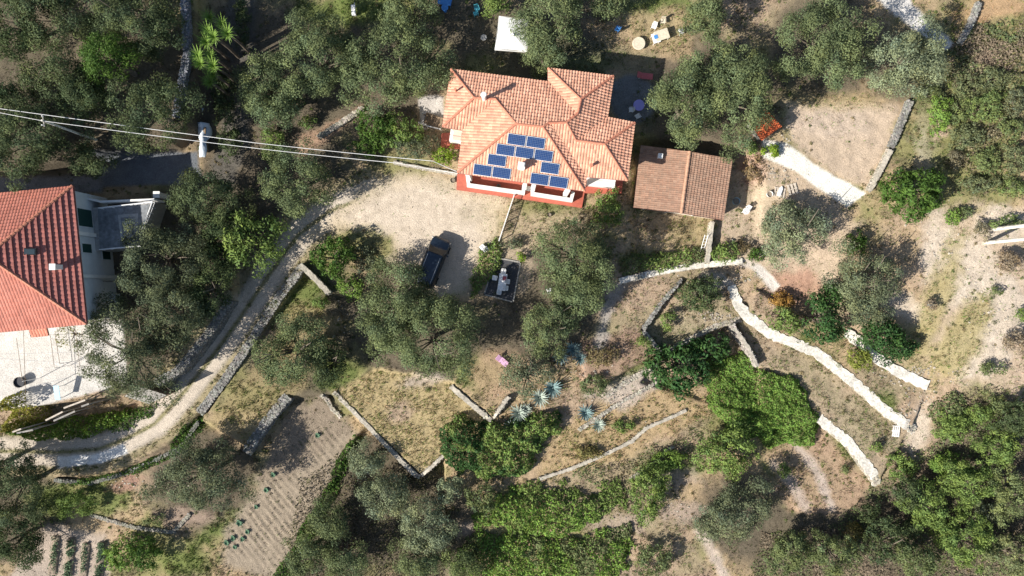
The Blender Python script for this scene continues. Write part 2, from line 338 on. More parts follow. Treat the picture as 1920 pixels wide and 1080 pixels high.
lay(blob(1490,540,50,36), (.36,.21,.15), .7, 1, .3, k=.85); lay(blob(1412,300,22,44,10), (.33,.2,.15), .6, 1, .6, k=.7)
lay(poly([(1720,420),(1800,380),(1930,400),(1930,760),(1800,720),(1740,660)]), (.41,.32,.235), .9, 1.6, .5, k=.9)
for b in [(1740,240,20,60,-5),(1760,470,34,60),(1820,500,50,60,-20),(1870,580,60,60),(1700,580,50,24,-30),(1830,660,60,50),(1850,110,30,14,40),(1780,560,40,24,30),(1720,800,20,50),(1880,420,50,30)]:
    lay(blob(*b), ROCK, .7, 1.4, .15, k=.75)
for b in [(1760,560,26,120,-16),(1800,640,36,90,-25)]: lay(blob(*b), (.30,.25,.11), .7, 1.2, .9, k=.8)
lay(blob(1820,160,110,170), (.17,.17,.07), 1.5, 2, .8, k=.8); lay(blob(1850,110,34,14,40), (.46,.34,.25), .4, .8, .1); lay(blob(1765,235,14,30), (.46,.34,.25), .4, .8, .1)
lay(blob(1860,15,70,24,15), (.42,.27,.16), .6, 1, .4, k=.8)
lay(poly([(625,735),(700,690),(850,715),(920,785),(880,840),(832,853),(787,892),(690,797)]), GOLD, .35, .5, 1.3); lay(blob(750,775,24,20), ROSE, .5, 1, .3, k=.7); lay(blob(790,715,50,12,10), (.36,.30,.25), .4, .8, .3, k=.8)
lay(poly([(520,850),(600,770),(668,812),(520,1085),(420,1060),(420,1000),(470,930)]), (.295,.24,.178), .6, .6, .15, 4); lay(poly([(540,770),(600,742),(660,800),(540,900),(480,900)]), SOIL, .6, .8, .2)
lay(poly([(90,985),(200,1000),(205,1090),(10,1090)]), (.38,.31,.25), .5, .6, .1, 4)
lay(poly([(385,800),(470,690),(560,560),(650,600),(560,740),(470,830)]), (.31,.245,.13), .6, 1, .8, k=.7)
lay(blob(240,905,36,14,20), (.33,.19,.15), .4, .8, .3, k=.8); lay(blob(350,970,60,16), ROSE, .5, .8, .4, k=.7)
lay(poly([(1000,880),(1060,800),(1140,740),(1300,720),(1330,770),(1180,860),(1010,900)]), (.37,.27,.15), .6, 1.2, .9, k=.85); lay(poly([(1100,740),(1210,690),(1235,720),(1170,770)]), (.44,.37,.31), .5, .8, .2, k=.85)
lay(poly([(1090,640),(1200,620),(1235,660),(1150,710),(1080,720)]), (.30,.2,.15), .5, 1, .7, k=.8); lay(poly([(1210,610),(1280,560),(1390,590),(1240,660)]), (.33,.27,.18), .5, 1, .7, k=.8)
lay(poly([(1400,620),(1530,670),(1700,805),(1650,900),(1530,780),(1420,690)]), (.33,.26,.18), .5, 1, .6, k=.8)
lay(poly([(1430,850),(1530,800),(1640,910),(1600,960),(1480,960)]), (.36,.25,.17), .5, 1, .6, k=.8)
lay(line([(1490,830),(1530,880),(1560,950)], 16), (.46,.38,.32), .4, .6, .1, k=.9); lay(line([(1450,870),(1480,900),(1510,950)], 18), (.44,.36,.30), .4, .6, .1, k=.8); lay(line([(1310,1000),(1345,1050),(1360,1090)], 20), (.48,.4,.34), .4, .6, .1, k=.8)
for b in [(1260,900,50,24),(1170,985,50,16),(1290,960,40,20),(870,990,30,12)]: lay(blob(*b), (.34,.27,.22), .5, 1, .2, k=.7)
lay(poly([(980,400),(1100,400),(1100,440),(960,480),(930,440),(960,372)]), (.42,.33,.22), .7, .9, .5, k=.8); lay(poly([(1150,410),(1330,410),(1330,480),(1160,470)]), (.36,.27,.16), .7, 1, .6, k=.8)
lay(blob(960,500,44,50), (.4,.32,.23), .6, .8, .3, k=.8); lay(poly([(560,255),(680,205),(640,240),(560,300)]), (.38,.25,.17), .5, .9, .3, k=.8); lay(blob(940,700,60,46), (.38,.26,.17), .6, .9, .3, k=.7)
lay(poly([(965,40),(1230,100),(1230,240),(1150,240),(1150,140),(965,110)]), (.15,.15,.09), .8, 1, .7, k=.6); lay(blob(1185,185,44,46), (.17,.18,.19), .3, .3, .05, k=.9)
# yard, road, concrete
rl = [P(a, b, z) for a, b, z in ROADC]
rd = ldist(XX, YY, [(p.x, p.y) for p in rl])
lay(2.5 - rd, (.30,.25,.15), .5, .6, .9); lay(1.6 - rd, ROADA, .3, .3, .2, 1); lay(.30 - rd, (.24,.215,.115), .2, .3, 1.2)
trk = np.abs(rd - .75); lay(.5 - trk, (.50,.43,.35), .2, .16, .0, 1)
lay(poly([(560,452),(640,395),(700,345),(760,322),(858,330),(950,372),(930,440),(890,480),(880,560),(800,560),(760,500),(720,420),(640,430)]), (.50,.41,.29), .8, .8, .25, 2)
lay(poly([(640,410),(720,350),(800,340),(900,380),(905,440),(880,520),(830,560),(780,520),(740,440),(690,425)]), YARD, 1.0, 1.0, .02, 2)
for q in ([(655,402),(745,352),(830,380),(850,450)], [(668,420),(750,372),(815,396),(826,450)], [(700,430),(780,430),(830,470)]): lay(line(q, 7), (.47,.39,.30), .2, .3, 0, 2, k=.55)
for q in [(690,360,40,12,20),(880,400,26,20),(760,480,30,16),(850,350,50,10,-8)]: lay(blob(*q), (.40,.335,.24), .5, 1.0, .35, 2, k=.6)
lay(poly([(1428,262),(1475,268),(1530,310),(1625,362),(1588,388),(1530,350),(1490,320),(1430,295)]), CEM, .12, .12, 0, 3)
lay(poly([(1645,0),(1640,-40),(1700,-40),(1712,10),(1750,50),(1795,85),(1770,92),(1720,60),(1680,30)]), (.6,.57,.53), .2, .3, 0, 3)
lay(poly([(-300,610),(230,600),(240,720),(60,765),(-300,780)]), (.56,.525,.48), .15, .1, 0, 3)
lay(poly([(190,290),(370,285),(380,345),(190,350)]), (.15,.16,.175), .2, .2, 0, 3); lay(poly([(-200,335),(190,330),(190,360),(-200,365)]), (.2,.2,.21), .3, .3, .1)  # drive concrete toned down to paint in the shade over it
lay(poly([(783,182),(832,180),(832,240),(790,240)]), (.46,.42,.38), .15, .2, 0, 3)
lay(poly([(108,856),(180,852),(232,832),(240,850),(190,868),(110,878)]), (.72,.70,.66), .05, .05, 0, 3)
lay(poly([(1408,500),(1425,496),(1464,536),(1450,547)]), CEM, .1, .12, 0, 3)
lay(line([(455,-20),(450,120),(440,260),(420,330)], 50), (.12,.11,.095), .4, .5, .2, k=.9)  # lane ground coloured darker to stand in for tree shade
lay(line([(1165,532),(1140,570),(1125,650)], 22), (.34,.31,.28), .4, .6, .1, k=.8)
lay(line([(1380,490),(1420,500),(1450,540)], 14), (.5,.45,.4), .3, .5, .1, k=.8); lay(blob(1345,525,30,12,-20), (.42,.38,.34), .3, .6, .1, k=.8)
# relief of the surface itself: tufts, clods, furrows
rough_amt = np.where(cls == 0, .10, np.where(cls == 4, .05, np.where(cls == 3, .0, .018)))
ZS = ZBASE + rough_amt * (nD - .5) + np.where(cls == 0, .25, 0) * (nB - .5) * .5
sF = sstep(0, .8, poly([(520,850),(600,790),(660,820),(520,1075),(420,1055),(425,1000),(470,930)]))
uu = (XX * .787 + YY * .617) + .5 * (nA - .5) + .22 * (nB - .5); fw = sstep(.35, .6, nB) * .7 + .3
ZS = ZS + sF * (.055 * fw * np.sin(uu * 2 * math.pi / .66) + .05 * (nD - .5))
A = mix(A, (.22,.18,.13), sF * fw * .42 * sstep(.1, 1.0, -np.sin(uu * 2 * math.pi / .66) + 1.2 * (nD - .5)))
inner = (np.abs(XX) < 61) & (np.abs(YY) < 36.5)
ZS = np.where(inner, ZS, ZBASE - .02)
idx = np.arange(XX.size).reshape(XX.shape)
F = np.stack([idx[:-1, :-1], idx[:-1, 1:], idx[1:, 1:], idx[1:, :-1]], -1).reshape(-1, 4)
fc = cls[:-1, :-1].reshape(-1)
VA = np.stack([XX, YY, ZS], -1).reshape(-1, 3); CA = A.reshape(-1, 3)
for c, nm in ((0, 'ground'), (1, 'road'), (2, 'yard'), (3, 'pavement'), (4, 'field')):
    f = F[fc == c]; u, inv = np.unique(f, return_inverse=True)
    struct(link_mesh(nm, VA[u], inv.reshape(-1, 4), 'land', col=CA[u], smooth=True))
# ---------------------------------------------------------------- grass and weeds
rng = np.random.default_rng(3)
def make_grass(n):
    x = rng.uniform(-58, 58, n); y = rng.uniform(-33.5, 33.5, n)
    i = np.searchsorted(GX, x) - 1; j = np.searchsorted(GY, y) - 1
    keep = rng.uniform(0, 1, n) < np.clip(grassy[j, i], 0, 1) * (.25 + 1.1 * sstep(.4, .6, nB[j, i]))
    keep &= (cls[j, i] != 3)
    x, y, i, j = x[keep], y[keep], i[keep], j[keep]; m = len(x); z = ZS[j, i] - .03
    tall = (grassy[j, i] > .5) & (rng.uniform(0, 1, m) < .35)
    nb = 4; hh = np.repeat(rng.uniform(.06, .18, m) * (1 + 1.0 * tall), nb); c = np.repeat(A[j, i], nb, 0) * rng.uniform(.6, 1.35, (m * nb, 1)) * rng.uniform(.9, 1.1, (m * nb, 3))
    gr = np.repeat(rng.uniform(0, 1, m) < .34, nb)[:, None]; c = np.where(gr, c * np.array([.55, .85, .45]), c)
    th = rng.uniform(0, 2 * math.pi, m * nb); le = rng.uniform(.25, 1.1, m * nb)
    bx = np.repeat(x, nb) + rng.normal(0, .05, m * nb); by = np.repeat(y, nb) + rng.normal(0, .05, m * nb); bz = np.repeat(z, nb)
    w = rng.uniform(.02, .05, m * nb); cx, sx = np.cos(th), np.sin(th)
    v0 = np.stack([bx - sx * w, by + cx * w, bz], -1); v1 = np.stack([bx + sx * w, by - cx * w, bz], -1)
    v2 = np.stack([bx + cx * hh * le, by + sx * hh * le, bz + hh], -1)
    V = np.stack([v0, v1, v2], 1).reshape(-1, 3); F = np.arange(len(V)).reshape(-1, 3)
    g = link_mesh('grass', V, F, 'grass', col=np.repeat(np.clip(c, .01, .6), 3, 0)); g['kind'] = 'stuff'
make_grass(270000)
def make_weeds(n):
    x = rng.uniform(-58, 58, n); y = rng.uniform(-33.5, 33.5, n); i = np.searchsorted(GX, x) - 1; j = np.searchsorted(GY, y) - 1
    keep = (rng.uniform(0, 1, n) < np.clip(grassy[j, i], 0, 1) * sstep(.42, .6, fbm(x, y, 2.2, 77))) & (cls[j, i] == 0) & (grassy[j, i] < 1.12)
    x, y, i, j = x[keep], y[keep], i[keep], j[keep]; m = len(x); r = rng.uniform(.10, .42, m) * rng.uniform(.6, 1, m); k = np.repeat(np.arange(m), (18 + r * 130).astype(int)); q = len(k)
    d = rng.normal(size=(q, 3)); d[:, 2] = np.abs(d[:, 2]); d /= np.linalg.norm(d, axis=1)[:, None]
    C = np.stack([x[k], y[k], ZS[j, i][k]], -1) + d * (r[k] * rng.uniform(.4, 1, q))[:, None] * np.array([1, 1, .75])
    pal = np.array([(.13,.165,.06), (.16,.21,.06), (.20,.19,.09), (.26,.21,.11), (.10,.12,.05), (.19,.15,.09)]); K = pal[rng.integers(0, 6, m)][k] * rng.uniform(.7, 1.3, (q, 1))
    N = d + .7 * rng.normal(size=(q, 3)); N /= np.linalg.norm(N, axis=1)[:, None]; T = rng.normal(size=(q, 3)); T -= N * (T * N).sum(1)[:, None]; T /= np.linalg.norm(T, axis=1)[:, None]; B = np.cross(N, T); s = rng.uniform(.03, .075, q)[:, None]
    V = np.stack([C - T * s, C + B * s * .5, C + T * s, C - B * s * .5], 1).reshape(-1, 3)
    link_mesh('weeds', V, np.arange(4 * q).reshape(-1, 4), 'leaf', col=np.repeat(K, 4, 0))['kind'] = 'stuff'
make_weeds(15000)
# loose stones lying about
def stone_box(n, c, s, rg, flat=.7):
    b = np.array([(a, e, g) for g in (-1, 1) for e in (-1, 1) for a in (-1, 1)], float)
    V = b[None] * (.5 + rg.uniform(-.14, .14, (n, 8, 3))) * s[:, None, :]
    th = rg.uniform(0, math.pi, n); ct, st = np.cos(th)[:, None], np.sin(th)[:, None]
    V = np.stack([V[..., 0] * ct - V[..., 1] * st, V[..., 0] * st + V[..., 1] * ct, V[..., 2]], -1) + c[:, None, :]
    f = np.array([[0, 2, 3, 1], [4, 5, 7, 6], [0, 1, 5, 4], [2, 6, 7, 3], [0, 4, 6, 2], [1, 3, 7, 5]])
    return V.reshape(-1, 3), (f[None] + 8 * np.arange(n)[:, None, None]).reshape(-1, 4)
def make_stones():
    c = []; s = []
    spots = [(1710,700,50,16,500),(1735,745,24,30,160),(1700,770,18,30,120),(1345,525,44,18,300),(1150,745,50,28,260),(1340,595,44,12,260),(1445,325,40,12,160),(1475,260,16,20,90),(1820,500,60,60,160),(1870,600,50,80,200),(1760,440,40,60,120),
             (1790,720,20,30,60),(640,600,16,30,60),(700,900,30,40,60),(1250,960,50,40,90),(1420,480,14,20,60),(1840,120,30,14,40),(330,900,60,16,60),(240,905,30,12,80),(1100,700,60,20,80),(1040,580,40,40,60),(960,700,40,30,40)]
    for px, py, rx, ry, n in spots:
        for k in range(n // 3):
            p = G(px + rng.normal(0, rx * .55), py + rng.normal(0, ry * .55)); q = rng.uniform(.05, .20) * rng.uniform(.6, 1)
            c.append((p.x, p.y, p.z + q * .15)); s.append((q * rng.uniform(.8, 1.4), q, q * .7))
    V, F = stone_box(len(c), np.array(c), np.array(s), rng)
    cc = np.array((.42, .37, .30)) * rng.uniform(.65, 1.2, (len(c), 1)); o = link_mesh('rubble', V, F, 'stone', col=np.repeat(cc, 8, 0)); o['kind'] = 'stuff'
make_stones()
# ---------------------------------------------------------------- stone walls between the terraces
def offsets(x, y, nx, ny, d): return [ground_z(x + nx * t, y + ny * t) for t in (-d, -d * .6, d * .6, d)]
def stone_wall(pts, label, thick=.55, extra=.08, col=(.40, .37, .32), cap=None, seed=0, size=.17, name='stone_wall', minh=.25, cat='stone wall'):
    rg = np.random.default_rng(100 + seed)
    p = [G(a, b) for a, b in pts]; q = []
    for i in range(len(p) - 1):
        n = max(1, int((p[i + 1] - p[i]).length / .3))
        for k in range(n): q.append(p[i].lerp(p[i + 1], k / n))
    q.append(p[-1]); S = []; L = 0
    for i, a in enumerate(q):
        d = (q[min(i + 1, len(q) - 1)] - q[max(i - 1, 0)]); d.z = 0; d.normalize(); n = Vector((-d.y, d.x, 0))
        o = offsets(a.x, a.y, n.x, n.y, thick / 2 + .45); hi = max(o) + extra; lo = min(o) - .3
        S.append([a, d, n, lo, max(hi, lo + .3 + minh)])
    for k in range(3):
        for i in range(1, len(S) - 1):
            S[i][4] = (S[i - 1][4] + 2 * S[i][4] + S[i + 1][4]) / 4
    t = thing(name, label, cat, (p[len(p) // 2].x, p[len(p) // 2].y, S[len(S) // 2][3] + .3))
    V = []; F = []
    for i, (a, d, n, lo, hi) in enumerate(S):
        b = thick * .46
        for s, z in ((-1, lo), (1, lo), (1, hi - .06), (-1, hi - .06)): V.append((a.x + n.x * s * b, a.y + n.y * s * b, z))
    for i in range(len(S) - 1):
        for k in range(4): F.append([i * 4 + k, i * 4 + (k + 1) % 4, i * 4 + 4 + (k + 1) % 4, i * 4 + 4 + k])
    F += [[3, 2, 1, 0], [len(V) - 4, len(V) - 3, len(V) - 2, len(V) - 1]]
    cen = []; siz = []
    for i in range(len(S) - 1):
        a, d, n, lo, hi = S[i]; l = (S[i + 1][0] - a).length; h = hi - lo
        for s in (-1, 1):
            m = rg.poisson(l * h / (size * size * .5))
            for k in range(m):
                z = lo + rg.uniform(0, 1) * (h - .08); u = rg.uniform(0, l); c = a + d * u + n * s * (thick / 2 - .07 + rg.uniform(-.03, .03)); cen.append((c.x, c.y, z)); w = size * rg.uniform(.6, 1.3); siz.append((w, w * .9, w * rg.uniform(.45, .8)))
        m = rg.poisson(l * thick / (size * size * .5))
        for k in range(m):
            c = a + d * rg.uniform(0, l) + n * rg.uniform(-.5, .5) * thick; w = size * rg.uniform(.6, 1.35); cen.append((c.x, c.y, hi - .06 + rg.uniform(-.05, .02))); siz.append((w, w * .8, w * .5))
    sv, sf = stone_box(len(cen), np.array(cen), np.array(siz), rg); nb = len(V)
    cc = np.vstack([np.tile(np.array(col) * .6, (nb, 1)), np.repeat(np.array(col) * rg.uniform(.55, 1.25, (len(cen), 1)) * rg.uniform(.95, 1.05, (len(cen), 3)), 8, 0)])
    link_mesh('stonework', np.vstack([np.array(V), sv]), np.vstack([np.array(F), sf + nb]), 'stone', t, col=cc)
    if cap:                                   # a rendered cement top, uneven in width
        V = []; F = []
        for i, (a, d, n, lo, hi) in enumerate(S):
            wl = cap / 2 + rg.uniform(-.16, .10) * min(1, cap); wr = cap / 2 + rg.uniform(-.16, .10) * min(1, cap); zz = hi + .03
            for s, z in ((-wl, zz - .14), (wr, zz - .14), (wr, zz), (-wl, zz)): V.append((a.x + n.x * s, a.y + n.y * s, z + rg.uniform(-.012, .012)))
        for i in range(len(S) - 1):
            for k in range(4): F.append([i * 4 + k, i * 4 + (k + 1) % 4, i * 4 + 4 + (k + 1) % 4, i * 4 + 4 + k])
        F += [[3, 2, 1, 0], [len(V) - 4, len(V) - 3, len(V) - 2, len(V) - 1]]
        link_mesh('coping', np.array(V), np.array(F), 'cement' if cap > .6 else 'old_cement', t)
    return t
GREYW = (.27, .26, .235); PALEW = (.42, .38, .31)
stone_wall([(566,500),(520,562),(470,640),(420,715),(378,772)], "long grey dry stone wall holding up the outer side of the dirt road", .85, .1, GREYW, seed=1)
stone_wall([(434,562),(396,620),(341,692),(301,716)], "grey stone wall between the dirt road and the courtyard trees", .8, .1, GREYW, seed=2)
stone_wall([(541,742),(500,790),(466,847)], "short thick grey stone wall above the furrowed soil plot", .95, .1, GREYW, seed=3)
stone_wall([(602,738),(622,764),(640,782)], "broken low pale stone edge at the top of the furrowed plot", .35, .08, PALEW, seed=4)
stone_wall([(626,735),(690,797),(740,845),(787,892)], "straight pale wall along the lower left side of the golden grass terrace", .42, .1, PALEW, .42, seed=5)
stone_wall([(789,891),(832,853)], "short wall closing the lower corner of the golden grass terrace", .38, .1, PALEW, .34, seed=6)
stone_wall([(848,722),(885,754),(921,785)], "pale capped wall above the golden grass terrace, running down to the agaves", .5, .12, PALEW, .5, seed=7)
stone_wall([(923,784),(954,742)], "short pale wall beside the topmost white agave", .4, .1, PALEW, .3, seed=8)
stone_wall([(1160,527),(1225,512),(1305,498),(1390,490)], "pale stone wall below the hedges south of the brown shed", .6, .1, PALEW, .62, seed=9)
stone_wall([(1277,523),(1238,570),(1204,617)], "dark narrow stone wall stepping down to the square brown terrace corner", .4, .08, GREYW, seed=10)
stone_wall([(1204,620),(1238,662)], "short grey wall at the corner of the brown weedy terrace", .4, .1, GREYW, seed=11)
stone_wall([(1240,663),(1300,633),(1340,612),(1388,598)], "rubble topped wall above the dark green fig tree", .5, .1, PALEW, seed=12)
stone_wall([(1368,608),(1390,646),(1413,684)], "freestanding narrow wall to the right of the dark fig tree", .42, .9, (.42, .38, .33), .34, seed=13)
stone_wall([(1372,535),(1380,565),(1397,592),(1440,625),(1527,660),(1592,712),(1662,775),(1712,806)], "long white capped terrace wall curving down the right hand slope", .8, .03, PALEW, 1.08, seed=14)
stone_wall([(1533,783),(1590,830),(1620,870),(1643,906)], "straight white capped terrace wall to the right of the bright green bramble", .8, .03, PALEW, 1.08, seed=15)
stone_wall([(1585,622),(1640,670),(1690,702),(1736,722)], "white capped terrace wall below the dark bushes on the upper right slope", .8, .03, PALEW, 1.08, seed=16)
stone_wall([(1702,192),(1684,236),(1667,277)], "grey stone wall on the right of the dry tan field", .55, .55, GREYW, seed=17)
stone_wall([(1665,283),(1645,322),(1626,358)], "white capped lower wall at the right corner of the dry tan field", .5, .5, PALEW, .5, seed=18)
stone_wall([(1832,8),(1815,48),(1795,84)], "stone wall along the dark scrub edge by the top right track", .5, .5, GREYW, seed=19)
stone_wall([(738,305),(800,317),(858,327)], "low white kerb wall between the gravel yard and the shrub garden", .3, .2, PALEW, .3, seed=20)
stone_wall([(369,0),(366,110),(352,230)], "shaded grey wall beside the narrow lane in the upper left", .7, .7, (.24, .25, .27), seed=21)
stone_wall([(566,497),(595,523),(622,549)], "short flat topped concrete wall at the head of the long road wall", .45, .7, PALEW, .6, seed=22)
stone_wall([(1331,418),(1327,455),(1322,494)], "thin white wall running down from the brown shed to the terrace", .34, .9, PALEW, .38, seed=23)
stone_wall([(376,790),(335,842),(240,886),(170,906),(108,897)], "low ivy covered wall curving round the road bend in the lower left", .34, .04, (.20,.20,.17), seed=24)
stone_wall([(170,965),(250,988),(325,997),(358,962)], "curved low rubble edge above the vegetable beds", .34, .06, (.30,.28,.23), seed=25)
stone_wall([(683,203),(640,232),(598,258)], "dry stone wall stepping down through the orchard left of the villa", .5, .35, PALEW, seed=26)
stone_wall([(1012,897),(1065,880),(1119,858),(1182,828),(1212,802),(1286,769)], "long pale stone edge crossing the orange dry grass of the lower terrace", .32, .15, PALEW, .34, seed=27)
stone_wall([(1182,898),(1225,868),(1262,836)], "faint rubble edge below the long pale stone edge", .35, .08, PALEW, seed=28)
stone_wall([(1135,742),(1180,712),(1232,682)], "tumbled pale stone edge left of the dark fig tree", .5, .15, PALEW, seed=29)
stone_wall([(1085,806),(1165,753),(1228,716)], "low tumbled edge between the pale rubble and the orange dry grass", .35, .08, PALEW, seed=30)
# ---------------------------------------------------------------- tiled roofs
def newell(p):
    n = Vector((0, 0, 0))
    for i in range(len(p)):
        a, b = p[i], p[(i + 1) % len(p)]
        n += Vector(((a.y - b.y) * (a.z + b.z), (a.z - b.z) * (a.x + b.x), (a.x - b.x) * (a.y + b.y)))
    n.normalize(); return n if n.z > 0 else -n
def tile_face(p, e0, e1, per=.26, row=.36, amp=.055, lip=.045, base=(.5, .2, .12), var=.14, seed=0, ns=6, flat=False, sharp=1.0):
    rg = np.random.default_rng(seed); n = newell(p); c = sum(p, Vector()) / len(p)
    u = e1 - e0; u = (u - n * u.dot(n)).normalized(); v = n.cross(u)
    if v.z < 0: v = -v; u = -u
    q = [((a - c).dot(u), (a - c).dot(v)) for a in p]
    us = np.arange(min(a for a, b in q), max(a for a, b in q) + per / ns, per / ns); us[-1] = max(a for a, b in q)
    lo = np.full(len(us), 1e9); hi = np.full(len(us), -1e9)
    for i in range(len(q)):
        (a, b), (a2, b2) = q[i], q[(i + 1) % len(q)]
        if abs(a2 - a) < 1e-6: continue
        t = (us - a) / (a2 - a); m = (t >= -1e-4) & (t <= 1.0001); w = b + t * (b2 - b)
        lo = np.where(m, np.minimum(lo, w), lo); hi = np.where(m, np.maximum(hi, w), hi)
    bad = lo > hi; lo[bad] = 0; hi[bad] = 0
    v0 = min(b for a, b in q); J = int((max(b for a, b in q) - v0) / row) + 1
    ph = (us / per) % 1.0
    prof = amp * (np.abs(np.sin(ph * math.pi)) ** .7) if not flat else amp * (ph > .84)
    ci = np.floor(us / per).astype(int)
    tv = rg.uniform(1 - var, 1 + var, (J + 1, 4000)); tw = rg.uniform(-.05, .05, (J + 1, 4000))
    V = []; C = []
    for j in range(J):
        for s in (0, 1):
            vv = v0 + (j + s) * row; vc = np.clip(vv, lo, hi); f = np.clip((vc - (v0 + j * row)) / row, 0, 1)
            h = prof * (1 - .25 * f) + lip * (1 - f) + .02
            V.append(np.array(c)[None] + np.outer(us, np.array(u)) + np.outer(vc, np.array(v)) + np.outer(h, np.array(n)))
            k = tv[j, ci % 4000][:, None]; g = tw[j, ci % 4000]
            C.append(np.array(base)[None] * k * np.stack([1 + g * 0, 1 + g, 1 + g * 1.4], -1))
    K = len(us); V = np.vstack(V); C = np.vstack(C); a = np.arange(K - 1)
    F = []
    for r in range(2 * J - 1): F.append(np.stack([r * K + a, r * K + a + 1, (r + 1) * K + a + 1, (r + 1) * K + a], -1))
    F = np.vstack(F)
    d1 = V[F[:, 2]] - V[F[:, 0]]; d2 = V[F[:, 3]] - V[F[:, 1]]; ar = np.linalg.norm(np.cross(d1, d2), axis=1); F = F[ar > 2e-4]
    return V, F, C
def tiled_roof(faces, Vd, parent, name='roof', solid=.12, **kw):
    Vs = []; Fs = []; Cs = []; nb = 0
    for k, (ids, e) in enumerate(faces):
        V, F, C = tile_face([Vd[i] for i in ids], Vd[e[0]], Vd[e[1]], seed=k, **kw)
        Vs.append(V); Fs.append(F + nb); Cs.append(C); nb += len(V)
    o = link_mesh(name, np.vstack(Vs), np.vstack(Fs), 'tile', parent, col=np.vstack(Cs))
    m = MB()
    for ids, e in faces:
        p = [Vd[i] for i in ids]; n = len(p); q = [a - Vector((0, 0, .01)) for a in p] + [a - Vector((0, 0, solid)) for a in p]
        ar = sum(p[i].x * p[(i + 1) % n].y - p[(i + 1) % n].x * p[i].y for i in range(n)); up = list(range(n)) if ar > 0 else list(range(n))[::-1]
        m.add(q, [up, [i + n for i in up[::-1]]] + [[i, i + n, (i + 1) % n + n, (i + 1) % n] for i in range(n)])
    m.build('roof_deck', 'ridge_dark', parent, local=False) if parent is None else link_mesh('roof_deck', m.v, m.f, 'ridge_dark', parent)
    return o
def ridge_caps(lines, Vd, parent, mat='ridge', r=.13, up=.05):
    m = MB()
    for a, b in lines:
        A_, B_ = Vd[a] + Vector((0, 0, up)), Vd[b] + Vector((0, 0, up)); L = (B_ - A_).length; n = max(1, int(L / .42))
        for k in range(n):
            p = A_.lerp(B_, k / n); q = A_.lerp(B_, (k + 1.12) / n); m.cyl(p, q, r * 1.12, r * .9, 8)
    return link_mesh('ridge_caps', m.v, m.f, mat, parent)
def gutter(lines, Vd, parent, mat='ridge_dark', r=.06):
    m = MB()
    for a, b in lines: m.cyl(Vd[a] - Vector((0, 0, .1)), Vd[b] - Vector((0, 0, .1)), r, r, 6)
    return link_mesh('gutter', m.v, m.f, mat, parent)
def inset(pts, d):
    n = len(pts); ar = sum(pts[i][0] * pts[(i + 1) % n][1] - pts[(i + 1) % n][0] * pts[i][1] for i in range(n)); s = 1 if ar > 0 else -1
    L = []
    for i in range(n):
        a = Vector(pts[i][:2]); b = Vector(pts[(i + 1) % n][:2]); e = (b - a).normalized(); nn = Vector((-e.y, e.x)) * s; L.append((a + nn * d, e))
    out = []
    for i in range(n):
        (p, e), (q, f) = L[i - 1], L[i]; cr = e.x * f.y - e.y * f.x
        out.append(tuple(p + e * (((q - p).x * f.y - (q - p).y * f.x) / cr)) if abs(cr) > 1e-6 else tuple(q))
    return out
def on_roof(px, py, ref):                    # where the ray through this photograph point meets the plane of three roof points
    n = (ref[1] - ref[0]).cross(ref[2] - ref[0]).normalized(); o = Vector((0, 0, CAM_H)); d = P(px, py, 0) - o
    t = (ref[0] - o).dot(n) / d.dot(n); p = o + d * t; return p, (n if n.z > 0 else -n)

# ---- the villa
M['metal_pale'] = surf('pale_frame', (.6,.62,.63), .5, .08, 3)
E = 5.2
vp = dict(a=(846,129.6,E), b=(1028,154.5,E), c=(1028,128,E), d=(1150,143,E), e=(1139,220,E), f=(1190,230.5,E), g=(1176,338.5,E), h=(1099,331,E), i=(1096,358,E), j=(858,324,E), k=(868,244,E), l=(830,238,E),
          m=(889,183.5,6.2), n=(929,186,6.2), p=(967.5,232,6.95), q=(1018,238,6.95), t=(1029,230.5,6.85), u=(1062,230,6.8), r=(1083,213,6.5), s=(1089,186.5,6.5), w=(1080,263.5,6.3), x=(1133.5,270.5,6.27))
VV = {k: P(*v) for k, v in vp.items()}
villa = thing('villa', "large villa with a many hipped orange tile roof, solar panels and a red terrace", 'house', (P(990, 250).x, P(990, 250).y, 0))
vfaces = [('lam', 'la'), ('abtqpnm', 'ab'), ('lmnk', 'lk'), ('knpj', 'kj'), ('jpqi', 'ji'), ('qthi', 'hi'), ('brsc', 'bc'), ('csd', 'cd'), ('dsrwe', 'de'), ('ewxf', 'ef'), ('fxg', 'fg'), ('gxwuth', 'gh')]
vfaces = [('lam', 'la'), ('abrutqpnm', 'ab'), ('lmnk', 'lk'), ('knpj', 'kj'), ('jpqi', 'ji'), ('qthi', 'hi'), ('brsc', 'bc'), ('csd', 'cd'), ('dsruwe', 'de'), ('ewxf', 'ef'), ('fxg', 'fg'), ('gxwuth', 'gh')]
tiled_roof(vfaces, VV, villa, per=.28, row=.38, amp=.075, lip=.05, base=(.62, .325, .215), var=.23)
ridge_caps(['am', 'lm', 'mn', 'np', 'jp', 'pq', 'qt', 'qi', 'cs', 'ds', 'sr', 'ru', 'tu', 'uw', 'wx', 'fx', 'gx'], VV, villa)
gutter(['ab', 'bc', 'cd', 'de', 'ef', 'fg', 'gh', 'hi', 'ij', 'jk', 'kl', 'la'], VV, villa)
ins = inset([(VV[x].x, VV[x].y) for x in 'abcdefghijkl'], .55)
